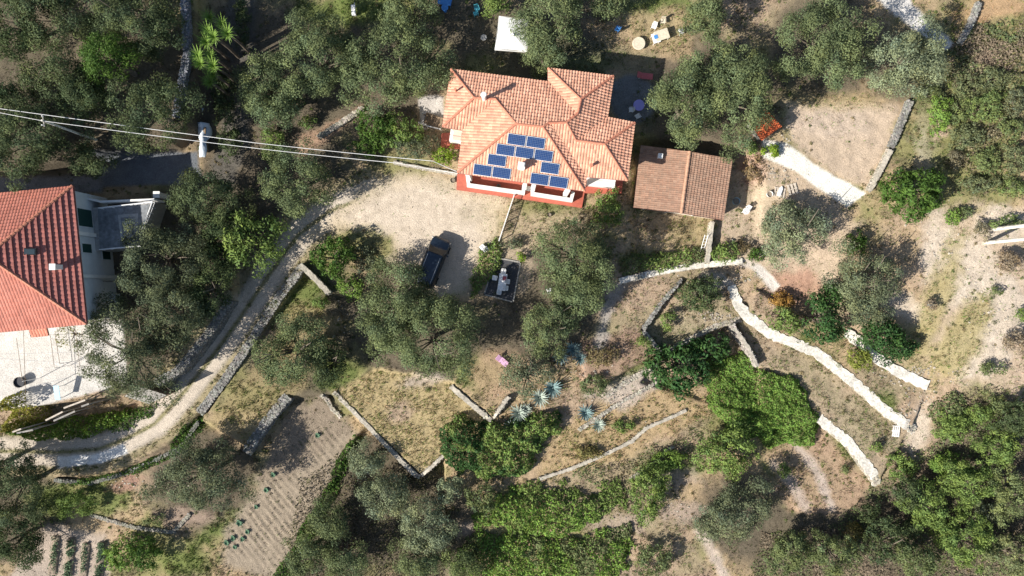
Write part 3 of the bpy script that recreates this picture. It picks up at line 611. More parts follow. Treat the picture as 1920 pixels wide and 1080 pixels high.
# the south front stands further back, behind the porch
ins[8] = (ins[8][0] + .1, ins[8][1] + 1.7); ins[9] = (ins[9][0], ins[9][1] + 1.7); ins[7] = (ins[8][0], ins[7][1] + .4); ins[6] = (ins[6][0], ins[6][1] + .4)
w = MB().prism(ins, -.3, E - .12); link_mesh('wall', w.v, w.f, 'cream_wall', villa)
fl = [P(*t, .3) for t in [(857,326),(856,355.5),(1091,389.5),(1096,362),(1166,363),(1168,335),(1100,325)]]
m = MB().prism([(a.x, a.y) for a in fl], -.6, .3); link_mesh('terrace_floor', m.v, m.f, 'red_floor', villa)
fl = [P(*t, .3) for t in [(826,276),(828,250),(868,246),(866,280)]]
m = MB().prism([(a.x, a.y) for a in fl], -.6, .3); link_mesh('side_porch_floor', m.v, m.f, 'red_floor', villa)
m = MB(); m2 = MB(); m.box((*P(855.5,255,1.2)[:2], .8), (1.25, 1.25, 1.2), R(-8)); m2.box((*P(857,255,1.4)[:2], 1.42), (.85, .9, .04), R(-8))
pb = link_mesh('porch_wall', m.v, m.f, 'white_wall', villa); link_mesh('porch_top', m2.v, m2.f, 'pink_floor', villa)
def low_wall(pts, z0, z1, th, mb):
    p = [P(a, b, z1) for a, b in pts]
    for i in range(len(p) - 1):
        a, b = p[i], p[i + 1]; c = (a + b) / 2; d = b - a; mb.box((c.x, c.y, (z0 + z1) / 2 - i * .003), (d.length + (th if i % 2 else -.0), th, z1 - z0 - i * .006), math.atan2(d.y, d.x))
    return mb
for seg in ([(876,326),(878.5,346.5),(981,361),(982.5,346)], [(998.5,348),(998.6,363),(1071,374.5),(1075,359)]):
    m = low_wall(seg, .3, 1.15, .34, MB()); link_mesh('parapet', m.v, m.f, 'white_wall', villa)
for px, py in [(879,330),(984,347),(1000,350),(1062,360.5)]:
    c = P(px, py, 2.6); m = MB().box((c.x, c.y, 2.65), (.42, .42, 4.75), R(-8)); link_mesh('porch_column', m.v, m.f, 'white_wall', villa)
c = P(1127,342.5,1.0); m = MB().box((c.x, c.y, .7), (2.9, .8, .9), R(-6)).box((c.x + .1, c.y - .1, 1.17), (2.6, .5, .06), R(-6)); link_mesh('window_ledge', m.v, m.f, 'white_wall', villa)
m = MB()
for k in range(3): c = P(990 - k * .3, 352 + k * 3.2, .3); m.box((c.x, c.y, .1 - k * .14), (.75, .3, .9), R(-8))
link_mesh('front_steps', m.v, m.f, 'white_wall', villa)
# doors and windows on the shaded and sunny sides
def wall_opening(a, b, t, z0, z1, wd, nm, mat, par, out=.03, fr='white_wall'):
    a = Vector((*a[:2], 0)); b = Vector((*b[:2], 0)); d = (b - a).normalized(); n = Vector((d.y, -d.x, 0)); c = a.lerp(b, t)
    f = MB().box((c.x + n.x * .02, c.y + n.y * .02, (z0 + z1) / 2), (wd + .2, .10, z1 - z0 + .2), math.atan2(d.y, d.x))
    o = link_mesh(nm, f.v, f.f, fr, par)
    g = MB().box((c.x + n.x * .06, c.y + n.y * .06, (z0 + z1) / 2), (wd, .06, z1 - z0), math.atan2(d.y, d.x))
    q = link_mesh('pane' if nm == 'window' else 'leaf_panel', g.v, g.f, mat, par); q.parent = o; q.location = (0, 0, 0)
    return o
insr = [Vector((*p, 0)) for p in ins]        # a..l, clockwise seen from above
for i0, i1, t, nm in [(0,1,.25,'window'),(0,1,.6,'window'),(2,3,.5,'window'),(3,4,.5,'door'),(5,6,.5,'window'),(9,8,.2,'window'),(9,8,.5,'door'),(9,8,.8,'window'),(0,11,.5,'window')]:
    wall_opening(insr[i1], insr[i0], 1 - t, .35 if nm == 'door' else 1.1, 2.4, 1.0 if nm == 'window' else .95, nm, 'glass' if nm == 'window' else 'wood', villa)
def chimney(px, py, ref, wd, h, mat, par, cap=True, name='chimney'):
    p, n = on_roof(px, py, ref); b = P(px, py, p.z + h); m = MB().box((p.x, p.y, p.z + h / 2 - .3), (wd, wd, h + .6), R(-8)); m.box((p.x, p.y, p.z + h + .05), (wd * 1.25, wd * 1.25, .1), R(-8))
    o = link_mesh(name, m.v, m.f, mat, par)
    if cap:
        k = MB().box((p.x, p.y, p.z + h + .2), (wd * .5, wd * .5, .24), R(-8)); k.box((p.x, p.y, p.z + h + .36), (wd * .95, wd * .95, .07), R(-8))
        q = link_mesh('chimney_pot', k.v, k.f, mat, par); q.parent = o; q.location = (0, 0, 0)
    return o
def pipe(px, py, ref, r, h, mat, par):
    p, n = on_roof(px, py, ref); m = MB().cyl((p.x, p.y, p.z - .2), (p.x, p.y, p.z + h), r, r, 10).cyl((p.x, p.y, p.z + h), (p.x, p.y, p.z + h + .12), r * 1.5, r * 1.3, 10)
    return link_mesh('vent_pipe', m.v, m.f, mat, par)
S3 = [VV['j'], VV['i'], VV['p']]; chimney(977.5, 314, S3, .55, .95, 'white_wall', villa)
pipe(908, 186, [VV['m'], VV['n'], VV['l']], .2, 1.5, 'white_wall', villa); pipe(855, 171.5, [VV['l'], VV['a'], VV['m']], .09, .75, 'ridge', villa); pipe(1107, 312, [VV['g'], VV['h'], VV['x']], .13, .7, 'ridge', villa)
def zc(x, y): return 760 + x / 3.374, 100 + y / 3.374
for x, y in [(650,503),(770,520),(580,568),(700,585),(820,602),(525,632),(860,682),(435,695),(555,712),(795,752),(915,770)]:
    c4 = [on_roof(*zc(x + a * 115 + b * 2 - b * 8, y + a * 17 + b * 68), S3) for a, b in ((0, 0), (1, 0), (1, 1), (0, 1))]
    n = c4[0][1]; o = sum((c[0] for c in c4), Vector()) / 4 + n * .16; u = (c4[1][0] - c4[0][0]); L = u.length; u.normalize(); v = n.cross(u); H = (c4[3][0] - c4[0][0]).length
    fr = MB().box((0, 0, 0), (L, H, .04)); f = link_mesh('solar_panel', fr.v, fr.f, 'metal_pale', None); f.matrix_world = Matrix(((u.x, v.x, n.x, o.x), (u.y, v.y, n.y, o.y), (u.z, v.z, n.z, o.z), (0, 0, 0, 1)))
    f.parent = villa; f.matrix_parent_inverse = Matrix.Translation(villa.location).inverted()
    cl = MB().box((0, 0, .023), (L - .075, H - .075, .008)); ce = link_mesh('solar_cells', cl.v, cl.f, 'pv', None); ce.parent = f
# ---- brown tiled shed
sp = dict(a=(1201.5,272.5,1.4), b=(1293,284,2.25), c=(1373,298.5,1.4), d=(1356,413.5,1.4), e=(1277.5,399.5,2.25), f=(1188,389,1.4)); SV = {k: P(*v) for k, v in sp.items()}
shed = thing('tiled_shed', "low shed with a two slope brown tile roof beside the villa", 'shed', (*P(1283, 342)[:2], -.9))
tiled_roof([('fabe', 'fa'), ('bcde', 'cd')], SV, shed, per=.215, row=.33, amp=.045, lip=.055, base=(.345, .215, .15), var=.16, flat=True)
ridge_caps(['be'], SV, shed, 'ridge_brown', .16)
gi = inset([(SV[x].x, SV[x].y) for x in 'abcdef'], .3); m = MB().prism(gi, -1.8, [1.3, 2.05, 1.3, 1.3, 2.05, 1.3]); link_mesh('wall', m.v, m.f, 'cream_wall', shed)
chimney(1236, 294, [SV['f'], SV['a'], SV['b']], .38, .5, 'white', shed, False)
wall_opening(Vector((*gi[5], 0)), Vector((*gi[4], 0)), .5, -.9, 1.1, 2.2, 'door', 'wood', shed); wall_opening(Vector((*gi[4], 0)), Vector((*gi[3], 0)), .5, 0, .9, .9, 'window', 'glass', shed)
# ---- two storey house at the left edge
H0 = .3; EV = 6.4
lp = dict(a=(136.5,348.5,EV), b=(162.5,607,EV), c=(-24,480,9.4), d=(-330,497,9.4), e=(-330,395,EV), f=(-330,653,EV)); LV = {k: P(*v) for k, v in lp.items()}
house = thing('left_house', "two storey pale house with a big salmon hip roof at the left edge", 'house', (*P(0, 480, EV)[:2], H0))
house.name = 'two_storey_house'
tiled_roof([('abc', 'ab'), ], LV, house, name='roof', per=.42, row=.52, amp=.03, lip=.13, base=(.36, .13, .105), var=.12)  # east slope gets a darker tile colour to paint in its shade
tiled_roof([('acde', 'ea'), ('bfdc', 'fb')], LV, house, name='roof', per=.30, row=.36, amp=.05, lip=.05, base=(.43, .155, .11), var=.12)
ridge_caps(['ac', 'bc', 'cd'], LV, house, 'ridge', .15); gutter(['ab', 'bf', 'ae'], LV, house, 'ridge_dark', .08)
g4 = inset([(LV[x].x, LV[x].y) for x in 'abfe'], .35); m = MB().prism(g4, H0 - 1.5, EV - .1); link_mesh('wall', m.v, m.f, 'pale_blue', house)
wa, wb = Vector((*g4[1], 0)), Vector((*g4[0], 0))     # east wall, south to north
wall_opening(wa, wb, .80, 3.4, 5.6, 1.7, 'shutter', 'shutter', house, fr='pale_blue'); wall_opening(wa, wb, .56, 4.0, 5.4, .85, 'shutter', 'shutter', house, fr='pale_blue'); wall_opening(wa, wb, .52, .9, 2.2, .9, 'shutter', 'shutter', house, fr='pale_blue')
dd = (wb - wa).normalized(); nn = Vector((dd.y, -dd.x, 0))
def on_wall(t, z, out): c = wa.lerp(wb, t) + nn * out; return (c.x, c.y, z)
for z0, z1, t, wdt, nm in [(.3, 6.0, .34, .32, 'pilaster'), (3.2, 6.0, .67, .36, 'pilaster')]:
    m = MB().box(on_wall(t, (z0 + z1) / 2, .08), (wdt, .28, z1 - z0), math.atan2(dd.y, dd.x)); link_mesh(nm, m.v, m.f, 'white_wall', house)
m = MB().box(on_wall(.16, 1.25, .42), (.95, .4, .75), math.atan2(dd.y, dd.x)); ac = link_mesh('air_conditioner', m.v, m.f, 'white', house, )
m = MB().cyl(Vector(on_wall(.16, 1.25, .61)), Vector(on_wall(.16, 1.25, .64)), .28, .28, 14); q = link_mesh('fan_grille', m.v, m.f, 'dark', house); q.parent = ac; q.location = (0, 0, 0)
m = MB().cyl(Vector(on_wall(.30, 1.0, .3)), Vector(on_wall(.30, 3.0, .3)), .07); link_mesh('drain_pipe', m.v, m.f, 'metal', house)
# raised tiled terrace on the east side
tz = 3.2; tp = [P(*t, tz) for t in [(172,390),(287,378),(268,432),(262,462),(180,470)]]
m = MB().prism([(a.x, a.y) for a in tp], H0 - .6, tz); link_mesh('terrace', m.v, m.f, 'grey_cement', house)
def slab(pts, z, th, nm, mat, par):
    p = [P(*t, z) for t in pts]; m = MB().prism([(a.x, a.y) for a in p], z - th, z); return link_mesh(nm, m.v, m.f, mat, par)
M['mosaic'] = surf("grey_mosaic", (.20, .21, .22), .6, .35, 3); M['mosaic_pale'] = surf("pale_mosaic", (.36, .36, .35), .6, .2, 4)
slab([(183,392),(281,383),(264,432),(258,461),(187,467)], tz + .02, .015, 'mosaic', 'mosaic', house); slab([(221,403),(259,400),(256,445),(226,446)], tz + .035, .013, 'mosaic_border', 'mosaic_pale', house)
slab([(226,408),(253,406),(251,439),(230,440)], tz + .05, .013, 'mosaic_field', 'mosaic', house); slab([(232,414),(247,413),(246,433),(235,434)], tz + .064, .012, 'mosaic_centre', 'mosaic_pale', house)
m = MB(); rp = [P(*t, tz + 1.0) for t in [(184,390),(286,378),(266,430)]]; rq = [P(*t, tz + 1.0) for t in [(186,468),(262,461)]]
for seg in (rp, rq):
    for k in range(len(seg) - 1):
        a, b = seg[k], seg[k + 1]
        for h in (0, -.45): m.cyl(a + Vector((0, 0, h)), b + Vector((0, 0, h)), .05 if h == 0 else .025, n=6)
        for i in range(6): c = a.lerp(b, i / 5); m.cyl((c.x, c.y, tz), (c.x, c.y, tz + 1.0), .03, n=6)
link_mesh('railing', m.v, m.f, 'white', house)
m = low_wall([(140,366),(188,378),(287,374)], tz - 1.5, tz + .55, .2, MB()); link_mesh('terrace_edge_wall', m.v, m.f, 'white_wall', house)
ER = [LV['a'], LV['b'], LV['c']]
p, n = on_roof(59, 472, ER); m = MB().box((p.x, p.y, p.z + .1), (1.0, .62, .3), R(0), 0, R(14)); sk = link_mesh('skylight', m.v, m.f, 'dark', house)
m = MB().box((p.x, p.y, p.z + .26), (.85, .46, .04), 0, 0, R(14)); q = link_mesh('skylight_pane', m.v, m.f, 'glass', house); q.parent = sk; q.location = (0, 0, 0)
p, n = on_roof(113, 501, ER); m = MB().box((p.x, p.y, p.z + .4), (.46, .46, 1.4)).box((p.x, p.y, p.z + 1.12), (.58, .58, .08)); link_mesh('chimney', m.v, m.f, 'white_wall', house)
p = P(74, 620, 2.9); canopy_pts = [P(*t, z) for t, z in [((53,612), 3.3), ((86,609), 3.3), ((92,629), 2.75), ((59,632), 2.75)]]
LV.update(dict(w=canopy_pts[0], x=canopy_pts[1], y=canopy_pts[2], z=canopy_pts[3])); tiled_roof([('wxyz', 'zy')], LV, house, name='door_canopy', per=.3, row=.34, amp=.05, lip=.05, base=(.54, .21, .14))
# ---- small roofs and sheets
t = thing('lean_to', "small lean-to with an orange sheet roof half hidden under the big olive", 'shed', (*P(1430, 235)[:2], .3))
o4 = [P(*q, z) for q, z in [((1404,226), 2.2), ((1432,200), 2.5), ((1466,237), 2.5), ((1428,264), 1.9)]]; m = MB(); m.prism([(a.x, a.y) for a in o4], [a.z - .08 for a in o4], [a.z for a in o4]); link_mesh('roof_sheet', m.v, m.f, 'orange', t)
gi = inset([(a.x, a.y) for a in o4], .2); m = MB().prism(gi, 0, 1.75); link_mesh('wall', m.v, m.f, 'grey_wood', t)
sg = G(272, 740); t = thing('plank_shed', "small hut with a flat grey plank roof at the bend of the dirt road", 'shed', (sg.x, sg.y, sg.z))
o4 = [P(*q, z) for q, z in [((233,743), .75), ((259,724), .95), ((313,741), .95), ((280,757.5), .75)]]
u0, u1, w0, w1 = o4[0], o4[3], o4[1], o4[2]; m = MB()
for k in range(12):
    a, b, c, d = u0.lerp(u1, (k + .04) / 12), u0.lerp(u1, (k + .96) / 12), w0.lerp(w1, (k + .96) / 12), w0.lerp(w1, (k + .04) / 12); q = [a, b, c, d]
    m.prism([(v.x, v.y) for v in q], [v.z - .05 for v in q], [v.z + .012 * (k % 3) for v in q])
link_mesh('roof', m.v, m.f, 'grey_wood', t); gi = inset([(a.x, a.y) for a in o4], .15); m = MB().prism(gi, min(sg.z, -2.4) - .4, .66); link_mesh('wall', m.v, m.f, 'wood', t)
# wooden stair on the west side of the villa
t = thing('stair', "brown wooden stair beside the west end of the villa", 'stairs', (*P(810, 225)[:2], 0)); m = MB()
for k in range(7): c = P(794 + k * 5.3, 219 + k * 2.0, .2 + .1 * k); m.box((c.x, c.y, .1 + .11 * k), (.27, 1.15, .09), R(-14))
link_mesh('treads', m.v, m.f, 'wood', t); m = MB()
for dy in (-11, 11): a = P(790, 225 + dy, .1); b = P(832, 233 + dy, .9); m.cyl(a, b, .06)
link_mesh('stringers', m.v, m.f, 'wood', t)
m = MB(); a = [P(784, 229, 1), P(800, 236, 1), P(826, 242, 1)]; m.tube(a, .05); 
for q in a: m.cyl((q.x, q.y, 0), (q.x, q.y, 1), .035)
link_mesh('handrail', m.v, m.f, 'white', t)
# ---------------------------------------------------------------- foliage
OLIVE=(.142,.174,.088); OLIVE_VIGNETTED=(.098,.124,.063); SILVER=(.205,.235,.15); DARKO=(.08,.108,.05); CITRUS=(.075,.135,.03); FIG=(.050,.105,.034); BRAMBLE=(.165,.255,.058); YELLOW=(.24,.23,.045); LIME=(.17,.25,.03)  # second olive tone is darkened to paint lens vignetting into the left trees
MAQUIS=(.14,.172,.075); LIGHTG=(.16,.225,.065); DRYB=(.24,.19,.14); AUTUMN=(.34,.20,.06); GREYG=(.150,.172,.105)
def leaves(C, N, S, K, rg, asp=.45):
    n = len(C); T = rg.normal(size=(n, 3)); T -= N * (T * N).sum(1)[:, None]; T /= np.linalg.norm(T, axis=1)[:, None] + 1e-9; B = np.cross(N, T)
    a = T * S[:, None]; b = B * (S * asp)[:, None]
    V = np.stack([C - a, C + b - a * .1, C + a, C - b - a * .1], 1).reshape(-1, 3)
    return V, np.arange(4 * n).reshape(-1, 4), np.repeat(np.clip(K, .004, .7), 4, 0)
def unit(v): return v / (np.linalg.norm(v, axis=-1, keepdims=True) + 1e-9)
def crown_cloud(rg, rx, ry, rz, n, cr, rag=.3, droop=0, low=-.55):
    """clumps of leaves carried on the outside of an uneven dome -> positions, normals, clump number, clump centres"""
    nc = int(max(7, 4.6 * rx * ry / cr ** 2)); U = unit(rg.normal(size=(nc * 3, 3))); U = U[U[:, 2] > low][:nc]; nc = len(U)
    ph = rg.uniform(0, 6.28, 4); th = np.arctan2(U[:, 1], U[:, 0])
    lob = 1 + rag * (.5 * np.sin(2 * th + ph[0]) + .5 * np.sin(3 * th + ph[1]) + .4 * np.sin(5 * th + ph[2])) * np.clip(1.2 - np.abs(U[:, 2]), 0, 1)
    f = np.clip(rg.uniform(.5, 1.08, nc), 0, 1) * lob
    R3 = np.array([max(rx - cr * .6, rx * .5), max(ry - cr * .6, ry * .5), max(rz - cr * .5, rz * .5)])
    cc = U * f[:, None] * R3; r = cr * rg.uniform(.6, 1.15, nc)
    pr = r ** 2; k = rg.choice(nc, n, p=pr / pr.sum())
    d = unit(rg.normal(size=(n, 3)) + .75 * U[k] + np.array([0, 0, .25])); q = rg.uniform(0, 1, n) ** .33
    q = np.where(rg.uniform(0, 1, n) < .16, q * 1.35, q)
    pos = cc[k] + d * (r[k] * q)[:, None] * np.array([1, 1, .72])
    nor = unit(d + .42 * rg.normal(size=(n, 3)))
    return pos, nor, k, cc
TREES = 0
def tree(px, py, rx, ry, h, col, label, name='olive_tree', cat='olive tree', group=None, mat='olive', leaf=.105, clump=.98, dens=1.0, rag=.3, trunk=.22, rot=0, bare=0, off=(0, 0)):
    global TREES; TREES += 1; rg = np.random.default_rng(500 + TREES)
    cz = h * .60; g = G(px, py, cz); rxm = rx / PXM * .97; rym = ry / PXM * .97; rz = h * .42
    t = thing(name, label, cat, g, 0, group)
    n = int(dens * 215 * rxm * rym * 3.14 / (leaf / .13) ** 2)
    pos, nor, k, cc = crown_cloud(rg, rxm, rym, rz, n, clump, rag)
    c, s = math.cos(R(rot)), math.sin(R(rot)); rm = np.array([[c, s, 0], [-s, c, 0], [0, 0, 1]]); pos = pos @ rm; nor = nor @ rm; cc = cc @ rm
    pos[:, 2] = np.maximum(pos[:, 2] + cz, .15)
    tint = rg.uniform(.78, 1.25, cc.shape[0])[k] * rg.uniform(.86, 1.16, n); hue = rg.normal(0, .06, cc.shape[0])[k] + rg.normal(0, .05, n)
    K = np.array(col)[None] * tint[:, None] * np.stack([1 + hue, 1 + hue * .4, 1 - hue * .6], -1)
    V, F, KK = leaves(pos, nor, leaf * rg.uniform(.6, 1.3, n), K, rg)
    link_mesh('crown', V, F, mat, t, col=KK, local=True)
    m = MB(); top = cz - rz * .35; bx, by = rg.normal(0, .12, 2) * h * .3; m.tube([(0, 0, -.4), (bx * .3, by * .3, top * .35), (bx, by, top * .7), (bx * 1.1, by * 1.1, top)], [trunk * 1.35, trunk, trunk * .8, trunk * .5], 8)
    order = rg.permutation(len(cc))[:min(14 if h > 3 else 6, len(cc))]
    for i in order:
        e = Vector((cc[i][0] * .85, cc[i][1] * .85, cc[i][2] * .4 + cz - .5)); b = Vector((bx * .8, by * .8, top * rg.uniform(.45, .85))); mid = b.lerp(e, .5) + Vector((rg.normal(0, .15), rg.normal(0, .15), .25)); m.tube([b, mid, e], [trunk * .5, trunk * .32, .03], 6)
    for i in range(bare):
        e = Vector((rg.uniform(-.7, .7) * rxm, rg.uniform(-.7, .7) * rym, cz + rz * rg.uniform(.85, 1.1))); b = Vector((bx, by, top * .8)); m.tube([b, b.lerp(e, .55) + Vector((rg.normal(0, .3), rg.normal(0, .3), .1)), e], [trunk * .4, .06, .025], 5)
    m.build('trunk', 'bark', t)
    return t
def shrub(px, py, rx, ry, h, col, label, name='shrub', cat='shrub', mat='leaf', leaf=.11, clump=.5, dens=1.0, rot=0, group=None, rag=.25):
    return tree(px, py, rx, ry, h, col, label, name, cat, group, mat, leaf, clump, dens * .8, rag, .06, rot)
def thicket(pts, h, col, label, name, cat, leaf=.13, dens=70, seed=0, mat='leaf', lump=1.6, mixc=None, kind='thing', zoff=0, edge=.9):
    """a mass of climbing or creeping growth over an outlined patch of ground"""
    rg = np.random.default_rng(900 + seed); q = np.array([G(a, b, h * .6)[:2] for a, b in pts]); lo = q.min(0) - .5; hi = q.max(0) + .5
    n = int((hi - lo).prod() * dens * 1.3); x = rg.uniform(lo[0], hi[0], n); y = rg.uniform(lo[1], hi[1], n)
    s = sdist(x, y, q) + min(2.8, 1.2 * edge + .5) * (fbm(x, y, 1.4, seed + 40) - .5); ok = s > 0; x, y, s = x[ok], y[ok], s[ok]; n = len(x)
    dome = np.sqrt(np.clip(s / edge, 0.02, 1)); e = .06
    hf = lambda a, b: h * (.45 + .75 * fbm(a, b, lump, seed + 60, 3) + .35 * fbm(a, b, lump * .35, seed + 70, 2) - .25)
    z0 = hf(x, y) * dome; nx = -(hf(x + e, y) * dome - z0) / e; ny = -(hf(x, y + e) * dome - z0) / e
    dep = rg.uniform(0, 1, n) ** 2.2 * np.minimum(.7, z0 * .8); z = gz_arr(x, y) + np.maximum(z0 - dep, .03) + zoff
    N = unit(np.stack([nx, ny, np.ones(n)], -1) + .8 * rg.normal(size=(n, 3)))
    tv = .7 + .6 * fbm(x, y, .7, seed + 80, 2); K = np.array(col)[None] * (tv * rg.uniform(.65, 1.35, n))[:, None] * (1 + rg.normal(0, .07, (n, 3)))
    if mixc is not None: w = sstep(.5, .6, fbm(x, y, 2.0, seed + 90))[:, None]; K = K * (1 - w) + np.array(mixc) * rg.uniform(.7, 1.3, (n, 1)) * w
    V, F, KK = leaves(np.stack([x, y, z], -1), N, leaf * rg.uniform(.6, 1.3, n), K, rg, .55)
    c = q.mean(0); t = thing(name, label, cat, (c[0], c[1], ground_z(*c)))
    link_mesh('foliage', V, F, mat, t, col=KK)
    m = MB()                                   # the stems under the leaves
    pick = rg.choice(n, min(n, 40), replace=False)
    for i in pick:
        b = Vector((x[i], y[i], gz_arr(x[i:i + 1], y[i:i + 1])[0])); m.tube([b, b + Vector((rg.normal(0, .15), rg.normal(0, .15), max(z0[i] * .45, .05))), b + Vector((rg.normal(0, .3), rg.normal(0, .3), max(z0[i] * .8, .1)))], [.03, .022, .01], 5)
    link_mesh('stems', m.v, m.f, 'bark', t)
    if kind == 'stuff': t['kind'] = 'stuff'
    return t
O = OLIVE
# --- upper left grove
tree(22,48,55,60,6.5,DARKO,"dark tree in the extreme upper left corner")
tree(108,34,84,52,7.0,OLIVE_VIGNETTED,"broad olive tree at the top edge near the upper left corner")
tree(262,44,84,68,7,OLIVE_VIGNETTED,"large olive tree at the top edge left of the shaded lane wall",bare=2)
tree(205,112,54,54,7.5,CITRUS,"glossy dark green tree in the middle of the upper left grove",'leafy_tree','tree',mat='leaf')
tree(112,150,66,50,6.5,OLIVE_VIGNETTED,"olive tree left of the glossy dark green tree")
tree(160,178,52,46,6.0,DARKO,"small dark olive below the glossy dark green tree")
tree(284,210,76,72,7,OLIVE_VIGNETTED,"olive tree crossed by the two wires, right of the utility pole")
tree(48,262,92,82,7.0,OLIVE_VIGNETTED,"wide olive tree just above the left house roof",rag=.35)
tree(165,298,42,38,5.5,OLIVE_VIGNETTED,"small olive at the edge of the shaded concrete drive")
tree(20,190,40,36,5.5,DARKO,"dark low tree under the wire at the left edge")
# --- left house side
tree(392,372,72,58,6,OLIVE_VIGNETTED,"olive tree between the tiled side terrace and the dirt road head")
tree(300,492,74,84,6.5,(.125,.145,.085),"grey olive leaning over the side terrace of the left house",rag=.35)
tree(325,592,70,62,6,(.125,.145,.085),"olive tree standing between the left house wall and the stone road wall",bare=3)
tree(232,662,92,98,6.5,(.125,.145,.085),"big ragged olive at the corner of the white courtyard",dens=.75,rag=.4,bare=5)
tree(474,456,66,58,5.5,LIGHTG,"light green broad leaved tree at the bend of the road",'walnut_tree','tree',mat='leaf',leaf=.17,dens=.8)
tree(395,528,52,62,4.5,DARKO,"dark overgrown tree below the light green walnut",bare=4)
tree(420,438,52,56,5,DARKO,"dark tree between the pale terrace corner and the light green walnut")
# --- orchard left of the villa
tree(598,108,74,92,6.5,O,"tall olive in the row left of the villa, second tree from the lane")
tree(500,168,62,70,6,O,"olive tree closest to the lane in the orchard left of the villa")
tree(746,118,98,94,7,O,"largest olive of the orchard, nearest the villa's west wing")
tree(772,22,60,36,5.5,O,"olive at the top edge beside the blue garden table")
tree(557,336,74,68,6,O,"olive under the wires at the top of the dirt road",dens=.9)
tree(530,196,40,40,5,O,"small olive wedged below the two tall orchard olives")
shrub(704,238,46,34,2.8,CITRUS,"glossy citrus bush in the shrub garden, left of the grey bush",'citrus_bush','bush',leaf=.14)
shrub(748,246,42,40,2.6,LIGHTG,"light green bush in the shrub garden west of the wooden stair",leaf=.13)
shrub(776,278,40,28,2.2,GREYG,"grey dry bush behind the white kerb wall",mat='olive')
shrub(833,292,25,19,1.5,LIME,"bright yellow green bush at the south west corner of the villa",leaf=.13)
shrub(690,272,34,26,2.0,CITRUS,"dark bush just above the wires in the shrub garden",leaf=.13)
shrub(512,262,24,26,1.6,LIGHTG,"small green bush beside the lane under the upper wire")
shrub(576,228,17,14,1.2,LIGHTG,"little round bush on the bare orchard slope")
shrub(505,290,16,18,1.2,CITRUS,"small dark bush beside the lane below the wires")
# --- north garden
tree(925,8,30,26,3.2,LIGHTG,"small round light green tree above the white gazebo",'garden_tree','tree',mat='leaf',leaf=.11)
tree(1030,48,72,68,6.5,O,"olive tree overhanging the white gazebo")
tree(1022,112,44,34,5.5,O,"lower olive bough reaching to the villa's north roof",dens=.9)
tree(1130,8,44,26,5,O,"olive at the top edge above the shaded lawn")
tree(1318,36,46,44,5,O,"olive tree beside the garden seats in the sunlit corner")
tree(1278,205,68,92,7,O,"large olive whose crown touches the brown shed roof",clump=1.1)
tree(1384,184,72,94,7.5,O,"large olive next to the orange lean-to roof",clump=1.1)
tree(1330,130,60,52,6,O,"olive crown behind the pair of large garden olives")
tree(1540,82,86,92,7,O,"big round olive at the edge of the dry tan field",clump=1.1)
tree(1702,116,76,72,6,SILVER,"silvery olive by the white track in the upper right")
shrub(1762,213,24,40,1.8,BRAMBLE,"upright bright bush beside the grey field wall",leaf=.12)
shrub(1742,178,30,18,1.5,MAQUIS,"low bush below the silvery olive")
tree(1710,362,58,57,4.2,CITRUS,"dense round bright green tree standing alone on the pale slope",'round_tree','tree',mat='leaf',leaf=.16,clump=.6,dens=1.2,rag=.1)
shrub(1448,282,22,15,.7,LIME,"yellow green creeper on the white concrete track",'creeper','creeper',leaf=.12)
shrub(1408,278,16,16,1.0,LIGHTG,"small bush at the lower corner of the orange lean-to")
shrub(1418,318,26,32,1.2,(.22,.16,.09),"rusty dry bush between the shed shade and the white track",dens=.6)
# --- around the yard
tree(626,482,44,42,3.4,CITRUS,"glossy green tree at the yard's edge beside the dirt road",'citrus_tree','tree',mat='leaf',leaf=.16,clump=.6)
shrub(660,540,28,24,1.6,BRAMBLE,"bright green bush below the glossy tree at the yard's edge",leaf=.13)
shrub(684,485,26,30,1.4,GREYG,"grey green weedy bush in the shade at the yard's edge",dens=.7)
tree(742,560,70,80,5.6,O,"tall olive standing behind the parked van",clump=1.1,bare=2)
tree(812,632,96,84,7.6,O,"widest olive below the parked van",clump=1.1,bare=3)
tree(730,620,52,58,6,O,"lower left crown of the olives below the van",clump=.9)
tree(550,662,78,72,6,O,"olive tree on the grass below the road wall",bare=8)
tree(622,682,40,44,4.5,DARKO,"small shaded olive to the right of the grass plot tree",bare=3)
thicket([(880,520),(900,468),(928,452),(945,470),(930,510),(905,545),(885,560)],1.1,LIGHTG,"leafy hedge between the yard and the dark paved seating square","hedge","hedge",seed=1)
shrub(978,480,9,13,.8,LIME,"small yellow bush at the corner of the dark seating square")
shrub(960,455,24,14,.8,GREYG,"low grey bush at the foot of the garden fence",dens=.7)
tree(1075,482,88,72,7,O,"large olive to the right of the dining table",clump=1.1)
tree(1086,548,62,54,6,O,"olive crown above the bare earth path",clump=.9)
tree(1032,612,60,58,6,O,"olive below the dining square, above the blue agaves",clump=.9,bare=3)
tree(985,700,54,52,5,GREYG,"sparse grey olive leaning over the garden terrace corner",dens=.55,bare=7)
shrub(1137,391,39,37,2.4,LIGHTG,"round light green bush at the foot of the villa's red terrace",'round_bush','bush',leaf=.14)
tree(1314,552,48,36,3.2,DARKO,"small dark bushy tree above the weedy stone terrace",leaf=.12,clump=.5)
thicket([(1160,488),(1240,470),(1285,462),(1320,468),(1325,492),(1250,505),(1165,520)],1.2,LIGHTG,"hedge of mixed bushes along the wall south of the brown shed","hedge","hedge",seed=2,mixc=MAQUIS)
shrub(1362,474,32,20,1.3,LIGHTG,"green bush right of the thin white wall",leaf=.13)
shrub(1392,462,24,14,1.1,(.15,.12,.07),"brownish bush between the thin white wall and the silvery olive",dens=.7)
shrub(1420,478,20,16,1.0,CITRUS,"dark green bush under the silvery olive")
tree(1490,436,66,60,5,SILVER,"silvery olive on the dry ground below the white track",bare=3)
